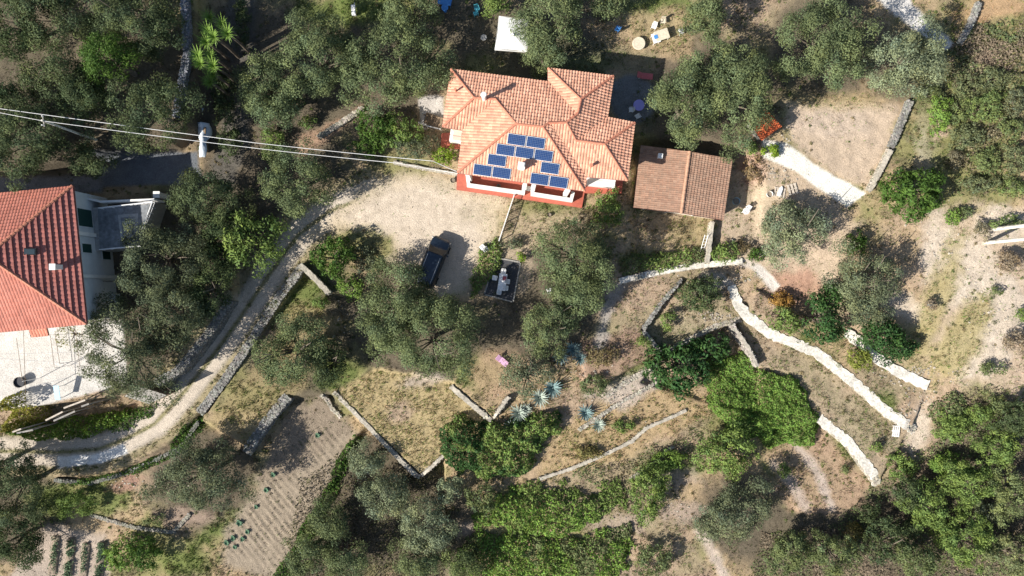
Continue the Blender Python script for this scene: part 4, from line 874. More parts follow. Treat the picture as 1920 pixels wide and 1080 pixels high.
tree(1618,524,64,66,5.5,GREYG,"grey thin crowned olive on the upper right slope",dens=.85,bare=6)
tree(1622,582,52,26,4,GREYG,"low grey bough of olive above the dark bushes",dens=.7)
shrub(1603,455,24,26,1.8,CITRUS,"dark green bush above the grey thin olive")
tree(1541,600,38,62,4,FIG,"dark green upright tree left of the grey thin olive",'laurel_tree','tree',mat='leaf',leaf=.16)
tree(1648,632,60,44,3.6,FIG,"dark green bushy tree below the grey thin olive",'laurel_tree','tree',mat='leaf',leaf=.15,rot=-20)
shrub(1692,655,30,26,2.6,FIG,"dark bush at the right end of the dark green row",leaf=.14)
shrub(1464,562,30,18,1.6,AUTUMN,"orange tinted bush beside the long white terrace wall",leaf=.13)
shrub(1470,600,34,28,1.8,LIGHTG,"light green bush below the orange tinted bush",leaf=.13)
shrub(1612,674,28,24,1.8,(.19,.22,.05),"yellow green bush by the upper white terrace wall",leaf=.13)
shrub(1788,406,17,18,1.2,BRAMBLE,"single round bright bush on the pale rocky slope",rag=.1)
shrub(1812,398,16,14,.9,MAQUIS,"small dull bush beside the single round bright bush")
# --- terraces
tree(1272,692,74,54,4,FIG,"large dark green fig tree inside the walled pit",'fig_tree','fig tree',mat='leaf',leaf=.22,clump=.7)
tree(1335,650,40,32,3,FIG,"smaller fig branching into the wall corner",'fig_tree','fig tree',mat='leaf',leaf=.2,clump=.6)
thicket([(1332,668),(1400,662),(1425,692),(1490,705),(1545,792),(1530,835),(1450,838),(1395,818),(1340,780),(1322,720)],1.5,(.15,.245,.055),"great mound of bright green creeper beside the fig tree","creeper_mound","creeper",seed=3,dens=230,lump=1.1,edge=.6,leaf=.095)
thicket([(832,800),(850,780),(900,790),(960,790),(1000,770),(1045,775),(1050,810),(1020,840),(1005,885),(950,905),(880,900),(835,880)],2.6,LIGHTG,"dense dark and light green thicket below the agaves","green_thicket","bushes",seed=4,dens=110,mixc=FIG,lump=1.6,edge=1.8,leaf=.14)
thicket([(880,960),(960,920),(1040,905),(1100,925),(1165,905),(1170,950),(1120,985),(1050,1010),(960,1000),(890,990)],1.8,BRAMBLE,"bright bramble patch below the green thicket","bramble_patch","brambles",seed=5,dens=80,mixc=LIGHTG,leaf=.14,edge=2.2,lump=1.1)
thicket([(850,1050),(900,1000),(1000,1010),(1090,1000),(1180,990),(1190,1040),(1150,1095),(850,1100)],1.6,BRAMBLE,"bright bramble patch along the bottom edge","bramble_patch","brambles",seed=6,dens=80,mixc=MAQUIS,leaf=.14,edge=2.2,lump=1.1)
shrub(905,935,36,30,2.4,MAQUIS,"olive green bush between the green thicket and the bramble patch",leaf=.13)
shrub(840,920,28,32,2.6,SILVER,"silvery bush beside the corner of the golden terrace",mat='olive')
tree(1212,922,44,62,3,LIGHTG,"pale feathery yellow green bush on the lower terraces",'feathery_bush','bush',mat='leaf',leaf=.12,clump=.6)
tree(1366,846,58,56,3.6,LIGHTG,"light green bushy tree below the creeper mound",'bushy_tree','tree',mat='leaf',leaf=.14,clump=.7)
shrub(1255,862,40,22,1.5,BRAMBLE,"low green bush left of the light green bushy tree")
tree(1385,960,70,60,5,GREYG,"grey green olive on the lower terraces",dens=.9)
tree(1330,985,34,34,4,GREYG,"small grey olive left of the lower terrace track",dens=.8)
shrub(1225,1050,44,36,2,MAQUIS,"dark dull bush at the bottom edge right of the brambles")
shrub(1688,876,32,34,1.8,LIGHTG,"light green bush at the lower end of the white wall",leaf=.13)
thicket([(1745,765),(1790,735),(1820,750),(1815,790),(1790,830),(1755,825)],1.3,MAQUIS,"patch of green scrub right of the end of the long white wall","scrub_patch","bushes",seed=7,mixc=LIGHTG)
# --- lower right wood
tree(1735,945,50,44,3.8,LIGHTG,"light green tree at the corner of the lower right wood",'wild_tree','tree',mat='leaf',leaf=.115,clump=.62,rag=.42)
tree(1818,905,54,50,3.8,LIGHTG,"spreading green tree in the middle of the lower right wood",'wild_tree','tree',mat='leaf',leaf=.115,clump=.62,rag=.42)
tree(1868,838,46,40,3.5,LIGHTG,"green tree at the right edge above the lower right wood",'wild_tree','tree',mat='leaf',leaf=.115,clump=.62,rag=.42)
tree(1895,930,44,50,4,(.17,.2,.09),"grey green tree on the right edge of the lower wood",'wild_tree','tree',mat='olive',leaf=.115,clump=.62,rag=.42)
tree(1812,1015,66,54,4.2,LIGHTG,"wide green tree near the lower right corner",'wild_tree','tree',mat='leaf',leaf=.115,clump=.62,rag=.42)
tree(1900,1040,60,56,4.2,(.185,.205,.10),"greyish tree filling the lower right corner",'wild_tree','tree',mat='olive',leaf=.115,clump=.62,rag=.42,dens=.8,bare=4)
tree(1655,1015,54,50,3.8,DARKO,"dark thin tree in the shade of the lower right wood",'wild_tree','tree',mat='leaf',leaf=.115,clump=.62,rag=.42,dens=.7,bare=5)
tree(1560,1040,56,44,4.5,MAQUIS,"green tree at the bottom edge left of the dark thin tree",'wild_tree','tree',mat='leaf',leaf=.115,clump=.62,rag=.42)
tree(1478,1035,50,42,4.5,MAQUIS,"green tree at the bottom edge below the lower terrace paths",'wild_tree','tree',mat='leaf',leaf=.115,clump=.62,rag=.42)
tree(1720,1050,50,40,4.5,MAQUIS,"low tree at the bottom edge between the dark thin tree and the wide green one",'wild_tree','tree',mat='leaf',leaf=.115,clump=.62,rag=.42)
tree(1700,925,34,30,4,DARKO,"small dark tree below the light green bush at the wall end",'wild_tree','tree',mat='leaf',leaf=.115,clump=.62,rag=.42)
shrub(1790,800,40,36,2,LIGHTG,"bush between the scrub patch and the right edge wood")
tree(1905,780,36,40,4,DARKO,"dark tree on the right edge above the wood",'wild_tree','tree',mat='leaf',leaf=.115,clump=.62,rag=.42)
# --- lower left and centre
tree(376,896,84,80,6,GREYG,"large grey olive below the road bend",bare=6)
tree(22,915,76,74,7.5,OLIVE_VIGNETTED,"dark olive at the left edge below the road")
tree(30,1010,56,60,4.5,DARKO,"dark tree left of the vegetable beds")
shrub(228,1040,32,40,2.4,BRAMBLE,"spiky leaved bush right of the vegetable beds",leaf=.16)
shrub(272,1038,32,42,2.8,CITRUS,"second bush right of the vegetable beds, rounder and darker",leaf=.14)
tree(690,862,42,38,4,SILVER,"pale silvery olive under the golden terrace wall")
tree(722,926,56,46,4.5,SILVER,"silvery olive in the middle of the lower olive rows")
tree(618,976,52,44,4.5,O,"olive beside the ivy edge of the furrowed plot")
tree(798,984,68,56,5,SILVER,"wide silvery olive at the right of the lower olive rows",dens=.9)
tree(574,1036,48,42,4,O,"olive at the bottom edge near the end of the furrowed plot")
tree(648,1046,52,44,4.5,O,"olive at the bottom edge between two silvery olives")
tree(780,1050,56,40,4.5,O,"olive at the bottom edge below the wide silvery olive")
tree(870,1060,40,36,4,MAQUIS,"small green olive at the bottom edge beside the brambles")
for q in [(1625,960,26,22,2,DARKO,"dark bush at the upper left corner of the lower right wood"),(1770,870,30,26,2,BRAMBLE,"bright bush on the upper edge of the lower right wood"),(1850,960,30,26,2.2,GREYG,"grey bush between the two green trees of the lower right wood"),(1760,985,24,22,2,LIGHTG,"fresh green bush in the middle of the lower right wood"),(1600,1000,22,20,1.6,(.2,.17,.06),"yellowish bush in the shade of the lower right wood"),(1710,990,24,22,2,DARKO,"dark bush below the corner tree of the lower right wood"),
          (420,190,24,60,1.6,DARKO,"dark scrub added to darken the right side of the lane"),(432,270,18,40,1.2,DARKO,"low dark scrub added to darken the lower end of the lane"),(362,60,14,50,2,DARKO,"ivy bush added to darken the lane wall"),(455,50,16,50,1.4,DARKO,"dark bush added to darken the lane right of the yuccas"),(1170,800,26,14,.8,LIGHTG,"low weeds on the orange dry terrace"),(1100,850,30,14,.8,(.2,.18,.07),"pale weeds on the lower dry terrace")]:  # the dark shrubs along the lane are added to deepen its shade
    shrub(*q)
# --- hedges and climbing growth
thicket([(664,812),(680,820),(600,985),(540,1085),(510,1085),(585,960),(620,890)],.7,CITRUS,"ivy growing along the right edge of the furrowed plot","ivy_edge","ivy",seed=8,dens=80,edge=.5)
thicket([(80,790),(150,782),(235,768),(250,785),(180,815),(100,828),(10,822),(0,800)],2.2,(.12,.19,.035),"bright green trained hedge above the dirt road in the lower left","hedge","hedge",seed=9,dens=110,zoff=.3)
thicket([(0,745),(30,735),(48,760),(78,795),(70,815),(-10,815)],2.4,YELLOW,"yellow green vine hedge at the left edge below the white courtyard","vine_hedge","hedge",seed=10,dens=110,zoff=.3)
thicket([(180,800),(230,770),(290,752),(300,765),(260,790),(200,812)],1.0,CITRUS,"dark green hedge end beside the grey plank hut","hedge","hedge",seed=11)
thicket([(345,795),(372,780),(380,790),(345,848),(300,872),(240,892),(150,912),(110,905),(150,900),(235,880),(310,850)],.45,CITRUS,"ivy spilling over the low wall round the road bend","ivy_edge","ivy",seed=12,dens=80,edge=.4)
thicket([(1795,60),(1850,40),(1900,60),(1930,40),(1930,120),(1890,130),(1850,170),(1800,180),(1782,120)],.7,(.14,.165,.085),"dull green scrub mass at the upper right, above the bare patch","scrub_patch","bushes",seed=13,dens=55,mixc=DRYB)
for q in [(1815,165,40,30,MAQUIS,"dull green shrub right under the bare patch on the right slope"),(1868,148,40,30,MAQUIS,"wide dull shrub to the right of the bare patch"),(1905,190,30,36,GREYG,"grey shrub at the right edge, level with the field wall top"),
          (1850,200,44,36,BRAMBLE,"brightest green shrub in the middle of the right hand scrub"),(1800,205,28,34,LIGHTG,"light green shrub beside the narrow bare track"),(1815,258,42,34,MAQUIS,"broad dull shrub left of the grey dead brush"),(1895,240,34,26,LIGHTG,"light shrub at the right edge above the dead brush"),
          (1795,300,26,24,DRYB,"brown dead shrub right of the round bright tree"),(1850,300,38,30,LIGHTG,"pale green shrub below the grey dead brush"),(1905,300,34,40,MAQUIS,"dull shrub at the right edge below the dead brush"),(1840,345,46,22,MAQUIS,"flat shrub at the lower end of the right hand scrub"),
          (1900,350,30,20,BRAMBLE,"bright flat shrub at the right edge above the two leaning poles"),(1865,250,24,14,DRYB,"grey brown dead brush in the middle of the scrub"),(1890,418,40,18,BRAMBLE,"green shrub between the two leaning poles"),(1840,432,24,22,DRYB,"brown shrub at the base of the leaning poles"),
          (1890,490,30,22,DRYB,"dry brown shrub below the leaning poles"),(1915,590,12,16,LIGHTG,"small green shrub alone on the right edge"),(1868,545,12,8,MAQUIS,"tiny dull shrub on the pale rocky slope"),(1905,640,26,24,DRYB,"dry shrub at the right edge of the rocky slope"),(1860,690,30,14,MAQUIS,"flat dull shrub low on the rocky slope"),
          (1870,760,30,20,MAQUIS,"dull bush at the top of the lower right wood"),(1640,838,14,12,LIGHTG,"little bush on the terrace between the two white walls"),(1745,570,16,12,DRYB,"small dry tuft bush on the sunlit slope"),(1470,880,14,20,LIGHTG,"narrow green bush by the upper lower-terrace path"),
          (1590,880,14,10,MAQUIS,"tiny bush on the brown terrace below the white wall"),(1205,640,18,12,LIGHTG,"bright weed bush on the stone edged weedy terrace"),(1255,600,18,20,LIGHTG,"bright green bush at the weedy terrace step"),(1130,670,34,20,(.2,.16,.08),"brownish bush on the weedy terrace above the agaves"),(1110,720,40,22,MAQUIS,"dark bush in the shade between agaves and stone rubble"),
          (145,945,50,26,LIGHTG,"pale green bush on the slope under the road bend"),(290,975,24,12,MAQUIS,"dull bush in the rough grass under the road bend"),(600,565,20,14,LIGHTG,"weedy bush beside the flat topped concrete wall"),(1215,905,24,16,LIGHTG,"low bush in front of the feathery bush"),(1840,775,34,22,LIGHTG,"light bush on the slope above the lower right wood")]:
    hill = q[0] > 1780 and q[1] < 440
    cq = tuple(.55 * u + .45 * v for u, v in zip(q[4], (.16, .165, .10))) if hill else q[4]
    shrub(q[0], q[1], q[2] * (.86 if hill else 1), q[3] * (.86 if hill else 1), min(q[2], q[3]) / PXM * (.7 if hill else 1.15) + .3, cq, q[5], dens=.75 if hill else .9, rag=.5 if hill else .25, clump=.38 if hill else .5, mat='olive' if q[4] in (GREYG, DRYB) else 'leaf', leaf=.105)

for q in [(-50,885,62,72,8.5,OLIVE_VIGNETTED,"dark olive just outside the left edge below the road"),(-70,250,70,70,8,O,"olive just outside the left edge above the left house")]: tree(*q)
def under(pts, h, col, label, seed, mixc=None, dens=55): return thicket(pts, h, col, label, "undergrowth", "undergrowth", seed=seed, dens=dens, mixc=mixc, kind='stuff', lump=1.2, edge=.7, leaf=.11)
under([(1650,900),(1700,860),(1760,830),(1800,740),(1850,720),(1940,760),(1940,1100),(1400,1100),(1430,1000),(1560,985),(1600,950)],.5,MAQUIS,"low green undergrowth filling the lower right wood",31,DRYB,34)
under([(1790,70),(1830,40),(1940,30),(1940,370),(1800,370),(1775,320),(1790,240),(1775,200)],.4,MAQUIS,"low green undergrowth over the upper right slope",32,DRYB,26)
under([(560,900),(640,850),(830,900),(860,960),(830,1100),(530,1100)],.35,(.12,.12,.06),"rough weeds under the lower olive rows",33,LITTER,28)
under([(1050,880),(1180,860),(1320,800),(1330,860),(1200,900),(1200,1000),(1150,920)],.4,MAQUIS,"weeds over the lower middle terraces",34,DRYB,30)
# ---------------------------------------------------------------- rosette plants
def blade(m, base, d, L, w, up, n=4, droop=.5):
    d = Vector(d).normalized(); s = Vector((-d.y, d.x, 0)); V = []
    for i in range(n + 1):
        f = i / n; p = Vector(base) + d * (L * f) + Vector((0, 0, up * L * f - droop * L * f * f)); ww = w * (1 - f) ** .6 * (.6 + .8 * f if f < .4 else 1)
        V += [p + s * ww + Vector((0, 0, ww * .35)), p, p - s * ww + Vector((0, 0, ww * .35))]
    F = [[i * 3 + k, i * 3 + k + 1, i * 3 + k + 4, i * 3 + k + 3] for i in range(n) for k in (0, 1)]; m.add(V, F)
M['agave'] = surf("agave_leaf", (.17, .25, .245), .55, .15, 4); M['agave_pale'] = surf("agave_pale", (.33, .38, .32), .55, .15, 4); M['yucca'] = surf("yucca_leaf", (.16, .26, .045), .5, .25, 5); M['cabbage'] = surf("cabbage_leaf", (.10, .19, .11), .6, .25, 8)
def agave(px, py, r, label, mat='agave', n=30, group=None, seed=0):
    rg = random.Random(seed); g = G(px, py, r * .4); t = thing('agave', label, 'agave', g, 0, group); m = MB()
    for k in range(n):
        a = k * 2.39996; f = k / n; blade(m, (math.cos(a) * .06, math.sin(a) * .06, .05), (math.cos(a), math.sin(a), 0), r * rg.uniform(.8, 1.1) * (1 - .35 * f), r * .085, .35 + 1.5 * f, 5, .35 * (1 - f * .5))
    m.build('leaves', mat, t); MB().cyl((0, 0, -.2), (0, 0, .25), r * .14, r * .08, 8).build('heart', mat, t); return t
for q in [(1052,668,1.3,'agave',"blue agave rosette half in shade below the olive crown",1),(1075,655,1.25,'agave',"blue green agave nearest the brown weedy terrace",2),(1088,672,1.1,'agave',"smaller blue agave at the lower edge of the upper agave group",3),
          (1036,728,1.5,'agave',"large pale blue agave in the middle group, upper one",4),(1012,746,1.45,'agave_pale',"large whitish agave in the middle group, lower one",5),(972,775,1.35,'agave_pale',"white agave beside the capped wall corner",6),(958,800,1.3,'agave_pale',"white agave overhanging the green thicket",7),
          (985,768,1.0,'agave_pale',"small whitish agave between the capped wall and the thicket",8),(1098,775,1.3,'agave',"dark blue agave alone in the deep shade",9),(1122,797,1.1,'agave_pale',"pale agave on the orange dry grass",10)]:
    agave(q[0], q[1], q[2] * .85, q[4], q[3], seed=q[5])
def yucca(px, py, h, r, label, seed=0):
    h += 1.4
    rg = random.Random(seed); g = G(px, py, h); t = thing('yucca', label, 'yucca', g, 0, 'yuccas beside the upper left lane'); m = MB()
    for k in range(46):
        a = k * 2.39996; f = k / 46; blade(m, (0, 0, h), (math.cos(a), math.sin(a), 0), r * .85 * rg.uniform(.8, 1.1), r * .05, -.2 + 2.2 * f, 4, .25)
    m.build('leaves', 'yucca', t); MB().tube([(0, 0, -.3), (.08, .05, h * .5), (0, 0, h)], [.17, .13, .11]).build('trunk', 'bark', t)
for q in [(391,58,4.2,.9,"tall yucca at the top of the cluster with a pale centre"),(402,70,4.4,1.0,"yucca with the whitest heart in the cluster"),(428,64,4.2,1.0,"single yucca standing apart on the right of the cluster"),(388,80,3.8,1.0,"yucca with a rusty left side below the whitest one"),
          (374,106,4.0,1.0,"leftmost yucca of the lower group"),(377,120,4.2,.95,"yucca with a white heart in the lower group"),(401,124,4.0,1.05,"right hand yucca of the lower group"),(397,106,3.6,.9,"small yucca in the middle of the lower group"),(400,140,3.2,.9,"shaded yucca below the lower group"),(394,155,3.0,.9,"lowest yucca in deep shade"),(418,46,3.4,.9,"dim yucca at the upper right of the cluster"),(394,34,3.2,.9,"dim yucca at the very top of the cluster")]:
    yucca(*q, seed=int(q[0] + q[1]))
# ---------------------------------------------------------------- vegetable plots
def lump(cx, cy, w, l, h, ang, mb, seed):
    rg = np.random.default_rng(seed); nx, ny = 8, int(l / .25); V = []; F = []
    c, s = math.cos(ang), math.sin(ang)
    for j in range(ny + 1):
        for i in range(nx + 1):
            u = (i / nx - .5); v = (j / ny - .5); e = min(1, (.5 - abs(v)) * l / .35); x = u * w; y = v * l
            z = h * math.sqrt(max(0, 1 - (2 * u) ** 2)) * math.sqrt(max(e, 0)) + rg.normal(0, .02); X = cx + x * c - y * s; Y = cy + x * s + y * c; V.append((X, Y, ground_z(X, Y) - .04 + z))
    for j in range(ny):
        for i in range(nx): a = j * (nx + 1) + i; F.append([a, a + 1, a + nx + 2, a + nx + 1])
    mb.add(V, F)
def bed(px, py, l, label, seed, green):
    g = G(px, py); t = thing('vegetable_bed', label, 'vegetable bed', g, 0, 'vegetable beds in the lower left corner'); m = MB(); ang = R(-8)
    lump(g.x, g.y, 1.0, l, .28, ang, m, seed); link_mesh('soil_mound', m.v, m.f, 'soil', t)
    rg = np.random.default_rng(seed); n = int(l * 260 * green); v = rg.uniform(-.48, .48, n) * l; u = rg.normal(0, .2, n); c, s = math.cos(ang), math.sin(ang)
    x = g.x + u * c - v * s; y = g.y + u * s + v * c; k = fbm(x, y, .5, seed) > .42; x, y = x[k], y[k]; n = len(x); z = gz_arr(x, y) + .26 + rg.uniform(0, .18, n)
    N = unit(rg.normal(size=(n, 3)) + np.array([0, 0, 1.0])); K = np.array((.13, .19, .11)) * rg.uniform(.6, 1.4, (n, 1))
    V, F, KK = leaves(np.stack([x, y, z], -1), N, rg.uniform(.06, .13, n), K, rg, .6); link_mesh('vegetable_leaves', V, F, 'leaf', t, col=KK)
for q in [(103,1040,4.6,"leftmost vegetable bed with few plants",21,.45),(132,1044,4.6,"second vegetable bed from the left, the greenest at its head",22,1.0),(160,1050,4.2,"third vegetable bed from the left, dry and nearly bare",23,.25),(190,1050,4.4,"rightmost vegetable bed, full of blue green leaves",24,1.1)]: bed(*q)
def cabbage(px, py, r, label, sd):
    g = G(px, py); t = tag(bpy.data.objects.new('cabbage', None), label, 'cabbage', 'cabbages in the furrowed plot'); COL.objects.link(t); t.location = g; m = MB(); rg = random.Random(sd)
    for k in range(16): a = k * 2.4; f = k / 16; blade(m, (0, 0, .05), (math.cos(a), math.sin(a), 0), r * rg.uniform(.8, 1.15) * (1 - .4 * f), r * .34, .2 + 1.1 * f, 3, .3)
    m.build('leaves', 'cabbage', t); MB().cyl((0, 0, -.1), (0, 0, .12), .05, .04, 6).build('stem', 'cabbage', t)
for i, q in enumerate([(426,1017,.42,"cabbage at the lower left corner of the furrowed plot"),(438,1008,.40,"cabbage above the corner one on the furrowed plot"),(450,980,.48,"largest cabbage on the left side of the furrowed plot"),(465,996,.38,"cabbage beside the largest one, towards the furrows"),(455,1010,.38,"cabbage between the corner ones and the furrows"),
                       (441,1025,.32,"small cabbage at the bottom of the left side"),(481,950,.32,"small cabbage on the furrow edge above the largest one"),(500,918,.42,"cabbage at the edge of the tree shade on the furrowed plot"),(513,890,.38,"cabbage just inside the tree shade on the furrowed plot"),(596,816,.40,"cabbage in the shaded upper end of the furrowed plot")]): cabbage(*q, sd=i)
# ---------------------------------------------------------------- the parked van
def van():
    c = P(812, 492, .9); t = thing("parked_van", "dark blue van parked on the pale yard beside the olive trees", 'van', (c.x, c.y, ground_z(c.x, c.y)), math.atan2(.93, .37) - math.pi / 2)
    # stations along the length: y, bottom, belt level, roof level, half widths at sill, belt and roof
    ST = [(2.46, .42, .62, .70, .55, .62, .50), (2.40, .32, .72, .86, .80, .82, .68), (2.15, .26, .90, 1.04, .90, .92, .78), (1.75, .25, 1.02, 1.16, .93, .95, .80), (1.45, .25, 1.05, 1.28, .94, .95, .78), (1.05, .25, 1.07, 1.66, .94, .95, .74), (.75, .25, 1.08, 1.84, .94, .95, .72),
          (.3, .25, 1.08, 1.92, .94, .95, .74), (-.6, .25, 1.08, 1.94, .94, .95, .75), (-1.6, .25, 1.08, 1.92, .94, .95, .75), (-2.15, .27, 1.08, 1.86, .93, .94, .73), (-2.35, .32, 1.06, 1.70, .90, .92, .70), (-2.45, .42, 1.0, 1.2, .82, .86, .74)]
    V = []; F = []; n = 12
    for y, b, w, r, hs, hw, hr in ST:
        half = [(hs * .9, b), (hs, b + .12), (hw, w), (hr + (hw - hr) * .28, w + (r - w) * .72), (hr, r - .05), (hr * .7, r)]
        V += [(x, y, z) for x, z in half] + [(-x, y, z) for x, z in half[::-1]]
    for i in range(len(ST) - 1):
        for k in range(n): F.append([i * n + k, (i + 1) * n + k, (i + 1) * n + (k + 1) % n, i * n + (k + 1) % n])
    F += [list(range(n))[::-1], list(range((len(ST) - 1) * n, len(ST) * n))]
    F = [f[::-1] for f in F]
    me = MB().add(V, F); body = me.build('body', 'car', t, smooth=True); sm = body.modifiers.new('round', 'SUBSURF'); sm.levels = 2; sm.render_levels = 2
    def panel(nm, quad, mat='car_glass', th=.02): 
        q = [Vector(v) for v in quad]; nn = (q[1] - q[0]).cross(q[2] - q[0]).normalized(); V = [v for v in q] + [v + nn * th for v in q]; V[:4] = [v - nn * .03 for v in V[:4]]
        return MB().add(V, [[3, 2, 1, 0], [4, 5, 6, 7]] + [[i, (i + 1) % 4, 4 + (i + 1) % 4, 4 + i] for i in range(4)]).build(nm, mat, t)
    panel('windscreen', [(-.84, 1.50, 1.20), (.84, 1.50, 1.20), (.69, .86, 1.80), (-.69, .86, 1.80)])
    panel('rear_window', [(.76, -2.40, 1.2), (-.76, -2.40, 1.2), (-.70, -2.26, 1.76), (.70, -2.26, 1.76)])
    for s in (-1, 1):
        for y0, y1 in ((1.1, .15), (.05, -.95), (-1.05, -2.05)):
            q = [(s * .945, y0, 1.14), (s * .945, y1, 1.14), (s * .80, y1, 1.74), (s * .80, y0 - (.34 if y0 > 1 else 0), 1.74)]
            panel('side_window', q if s < 0 else q[::-1])
        MB().box((s * 1.06, 1.02, 1.16), (.2, .12, .2)).build('wing_mirror', 'car', t, bevel=.04)
        panel('headlight', [(s * .84 - .16, 2.30, .72), (s * .84 + .06, 2.26, .72), (s * .82 + .06, 2.14, .92), (s * .82 - .16, 2.2, .92)], 'lamp', .03)
        MB().cyl((s * .60, .6, 1.96), (s * .60, -2.0, 1.95), .028).cyl((s * .60, .5, 1.86), (s * .60, .5, 1.96), .025).cyl((s * .60, -1.9, 1.84), (s * .60, -1.9, 1.96), .025).build('roof_rail', 'metal', t)
        MB().box((s * .80, -2.42, 1.0), (.12, .06, .5)).build('tail_light', 'rose', t, bevel=.015)
        for y in (1.55, -1.5):
            w = MB().cyl((s * .78, y, .33), (s * 1.0, y, .33), .34, .34, 20).build('wheel', 'black', t, bevel=.03); MB().cyl((s * .99, y, .33), (s * 1.01, y, .33), .2, .2, 14).build('rim', 'metal', t).parent = w
    MB().box((0, 2.47, .52), (.52, .03, .12)).build('number_plate', 'chrome', t)
    MB().box((0, 2.40, .46), (1.3, .10, .16)).build('bumper', 'dark', t, bevel=.04)
van()
bpy.data.objects["parked_van"].scale = (1.1, 1.1, 1.1)
# ---------------------------------------------------------------- garden furniture
def table(px, py, w, l, rot, label, mat='white', h=.74, round_=False, name='garden_table', legs='white'):
    g = G(px, py, h); t = thing(name, label, 'table', g, R(rot)); m = MB()
    if round_: m.cyl((0, 0, h - .04), (0, 0, h), w / 2, w / 2, 24)
    else: m.box((0, 0, h - .02), (w, l, .04))
    m.build('table_top', mat, t, bevel=.01)
    if round_: MB().cyl((0, 0, 0), (0, 0, h - .04), .05).cyl((0, 0, 0), (0, 0, .04), .28, .22, 16).build('pedestal', legs, t)
    else:
        for a in (-1, 1):
            for b in (-1, 1): MB().cyl((a * (w / 2 - .08), b * (l / 2 - .08), 0), (a * (w / 2 - .1), b * (l / 2 - .1), h - .04), .028).build('leg', legs, t)
    return t, g
def make_chair(px, py, rot, label, mat='white', group=None):
    g = G(px, py, .6); t = thing('garden_chair', label, 'chair', g, R(rot), group)
    MB().box((0, 0, .43), (.46, .46, .035)).build('seat', mat, t, bevel=.015); b = MB()
    for k in range(5): b.box((-.18 + .09 * k, -.25, .68), (.06, .03, .44), 0, R(8))
    b.box((0, -.285, .88), (.44, .035, .07), 0, R(8)).build('backrest', mat, t)
    for x in (-1, 1):
        MB().box((x * .235, -.02, .63), (.04, .42, .03)).box((x * .235, .17, .53), (.035, .035, .2)).build('armrest', mat, t)
        for y in (-1, 1): MB().cyl((x * .21, y * .2, 0), (x * .2, y * .19, .42), .022, n=6).build('leg', mat, t)
    return t
CH = 'white chairs round the dining table'
deck_pts = [G(*q) for q in [(930,483),(976,492),(962,566),(908,552)]]
dk = MB().prism([(a.x, a.y) for a in deck_pts], min(a.z for a in deck_pts) - .3, max(a.z for a in deck_pts) + .06); dt = thing('paved_square', "dark paved seating square under the dining table", 'terrace', deck_pts[0]); link_mesh('paving', dk.v, dk.f, 'deck', dt)
e = [(a.lerp(b, .5), b - a) for a, b in zip(deck_pts, deck_pts[1:] + deck_pts[:1])]; m = MB()
for c, d in e: m.box((c.x, c.y, max(a.z for a in deck_pts)), (d.length + .12, .14, .2), math.atan2(d.y, d.x))
link_mesh('edging', m.v, m.f, 'grey_wood', dt)
DT = max(a.z for a in deck_pts) + .06
t, g = table(942, 529, .82, 1.75, -8, "white rectangular dining table on the dark paved square"); t.location.z = DT
for q in [(944,509.5,172,"white chair at the upper end of the dining table"),(927,521,82,"white chair pulled away on the left of the dining table"),(952,528,-98,"white chair tucked in on the right of the dining table, upper one"),(949,540,-98,"white chair on the right of the dining table, lower one"),(936,547,-8,"white chair at the lower end of the dining table")]:
    make_chair(*q, group=CH).location.z = DT
cl = P(946, 522, .8); t = thing('tray', "small red tray on the white dining table", 'tray', (cl.x, cl.y, DT + .74), R(-8)); MB().box((0, 0, .015), (.34, .42, .03)).build('tray_base', 'rose', t, bevel=.01); m = MB(); 
for x, y, w, l in ((.17, 0, .02, .42), (-.17, 0, .02, .42), (0, .21, .34, .02), (0, -.21, .34, .02)): m.box((x, y, .04), (w, l, .05))
m.build('rim', 'rose', t)
make_chair(904, 463, 40, "white chair standing in the hedge by the yard"); make_chair(911, 467, -60, "second white chair in the hedge by the yard, turned away")
make_chair(1030, 545, 20, "white chair glimpsed under the olive right of the dining table"); make_chair(1403, 391, 150, "white chair on the dry ground right of the shed's shadow"); make_chair(1398, 396, 60, "white chair tipped close beside another right of the shed's shadow")
make_chair(1196, 217, 30, "white chair in the villa's shade beside the lilac table")
table(1198, 197, 1.15, 1.15, 0, "round table under a lilac cloth in the villa's shade", 'lilac', round_=True, name='round_table')
make_chair(1184, 205, 90, "white chair in deep shade left of the lilac table")
t, g = table(1241, 65, 1.05, 1.45, -72, "beige rectangular table in the sunlit garden corner", 'beige')
t, g = table(1230, 71, .75, 1.0, 18, "small white table pushed against the beige one", 'white'); make_chair(1227, 48, 160, "grey white chair above the two sunlit tables"); make_chair(1278, 58, -70, "pale chair beside the sunlit olive"); make_chair(1290, 54, -70, "dark chair behind the pale one by the sunlit olive", 'dark'); make_chair(1244, 38, 180, "cream chair at the far side of the sunlit tables", 'beige')
t, g = table(1230, 69, .4, .4, 18, "blue patterned cloth lying on the small white table", 'blue', h=.78, name='table_cloth'); 
for c in list(t.children):
    if c.name.startswith('leg'): bpy.data.objects.remove(c)
t['category'] = 'cloth'; t.children[0].name = 'cloth'
def stone_table(px, py, r, label, mat, h=.5):
    g = G(px, py, h); t = thing('stone_table', label, 'table', g); MB().cyl((0, 0, h - .1), (0, 0, h), r, r * .96, 22).build('table_top', mat, t, bevel=.02); MB().cyl((0, 0, -.1), (0, 0, h - .1), r * .5, r * .4, 12).build('pedestal', mat, t)
stone_table(1198, 81, .68, "round cream stone table on the sunlit lawn", 'beige'); stone_table(907, 70, .33, "small round grey stone table in the orchard shade left of the gazebo", 'grey_cement', .55)
table(834, 1, .9, 1.4, 80, "blue rectangular table cut by the top edge", 'blue', legs='blue'); table(834, 14, .72, .72, 0, "round blue table below the rectangular one at the top edge", 'blue', round_=True, legs='blue')
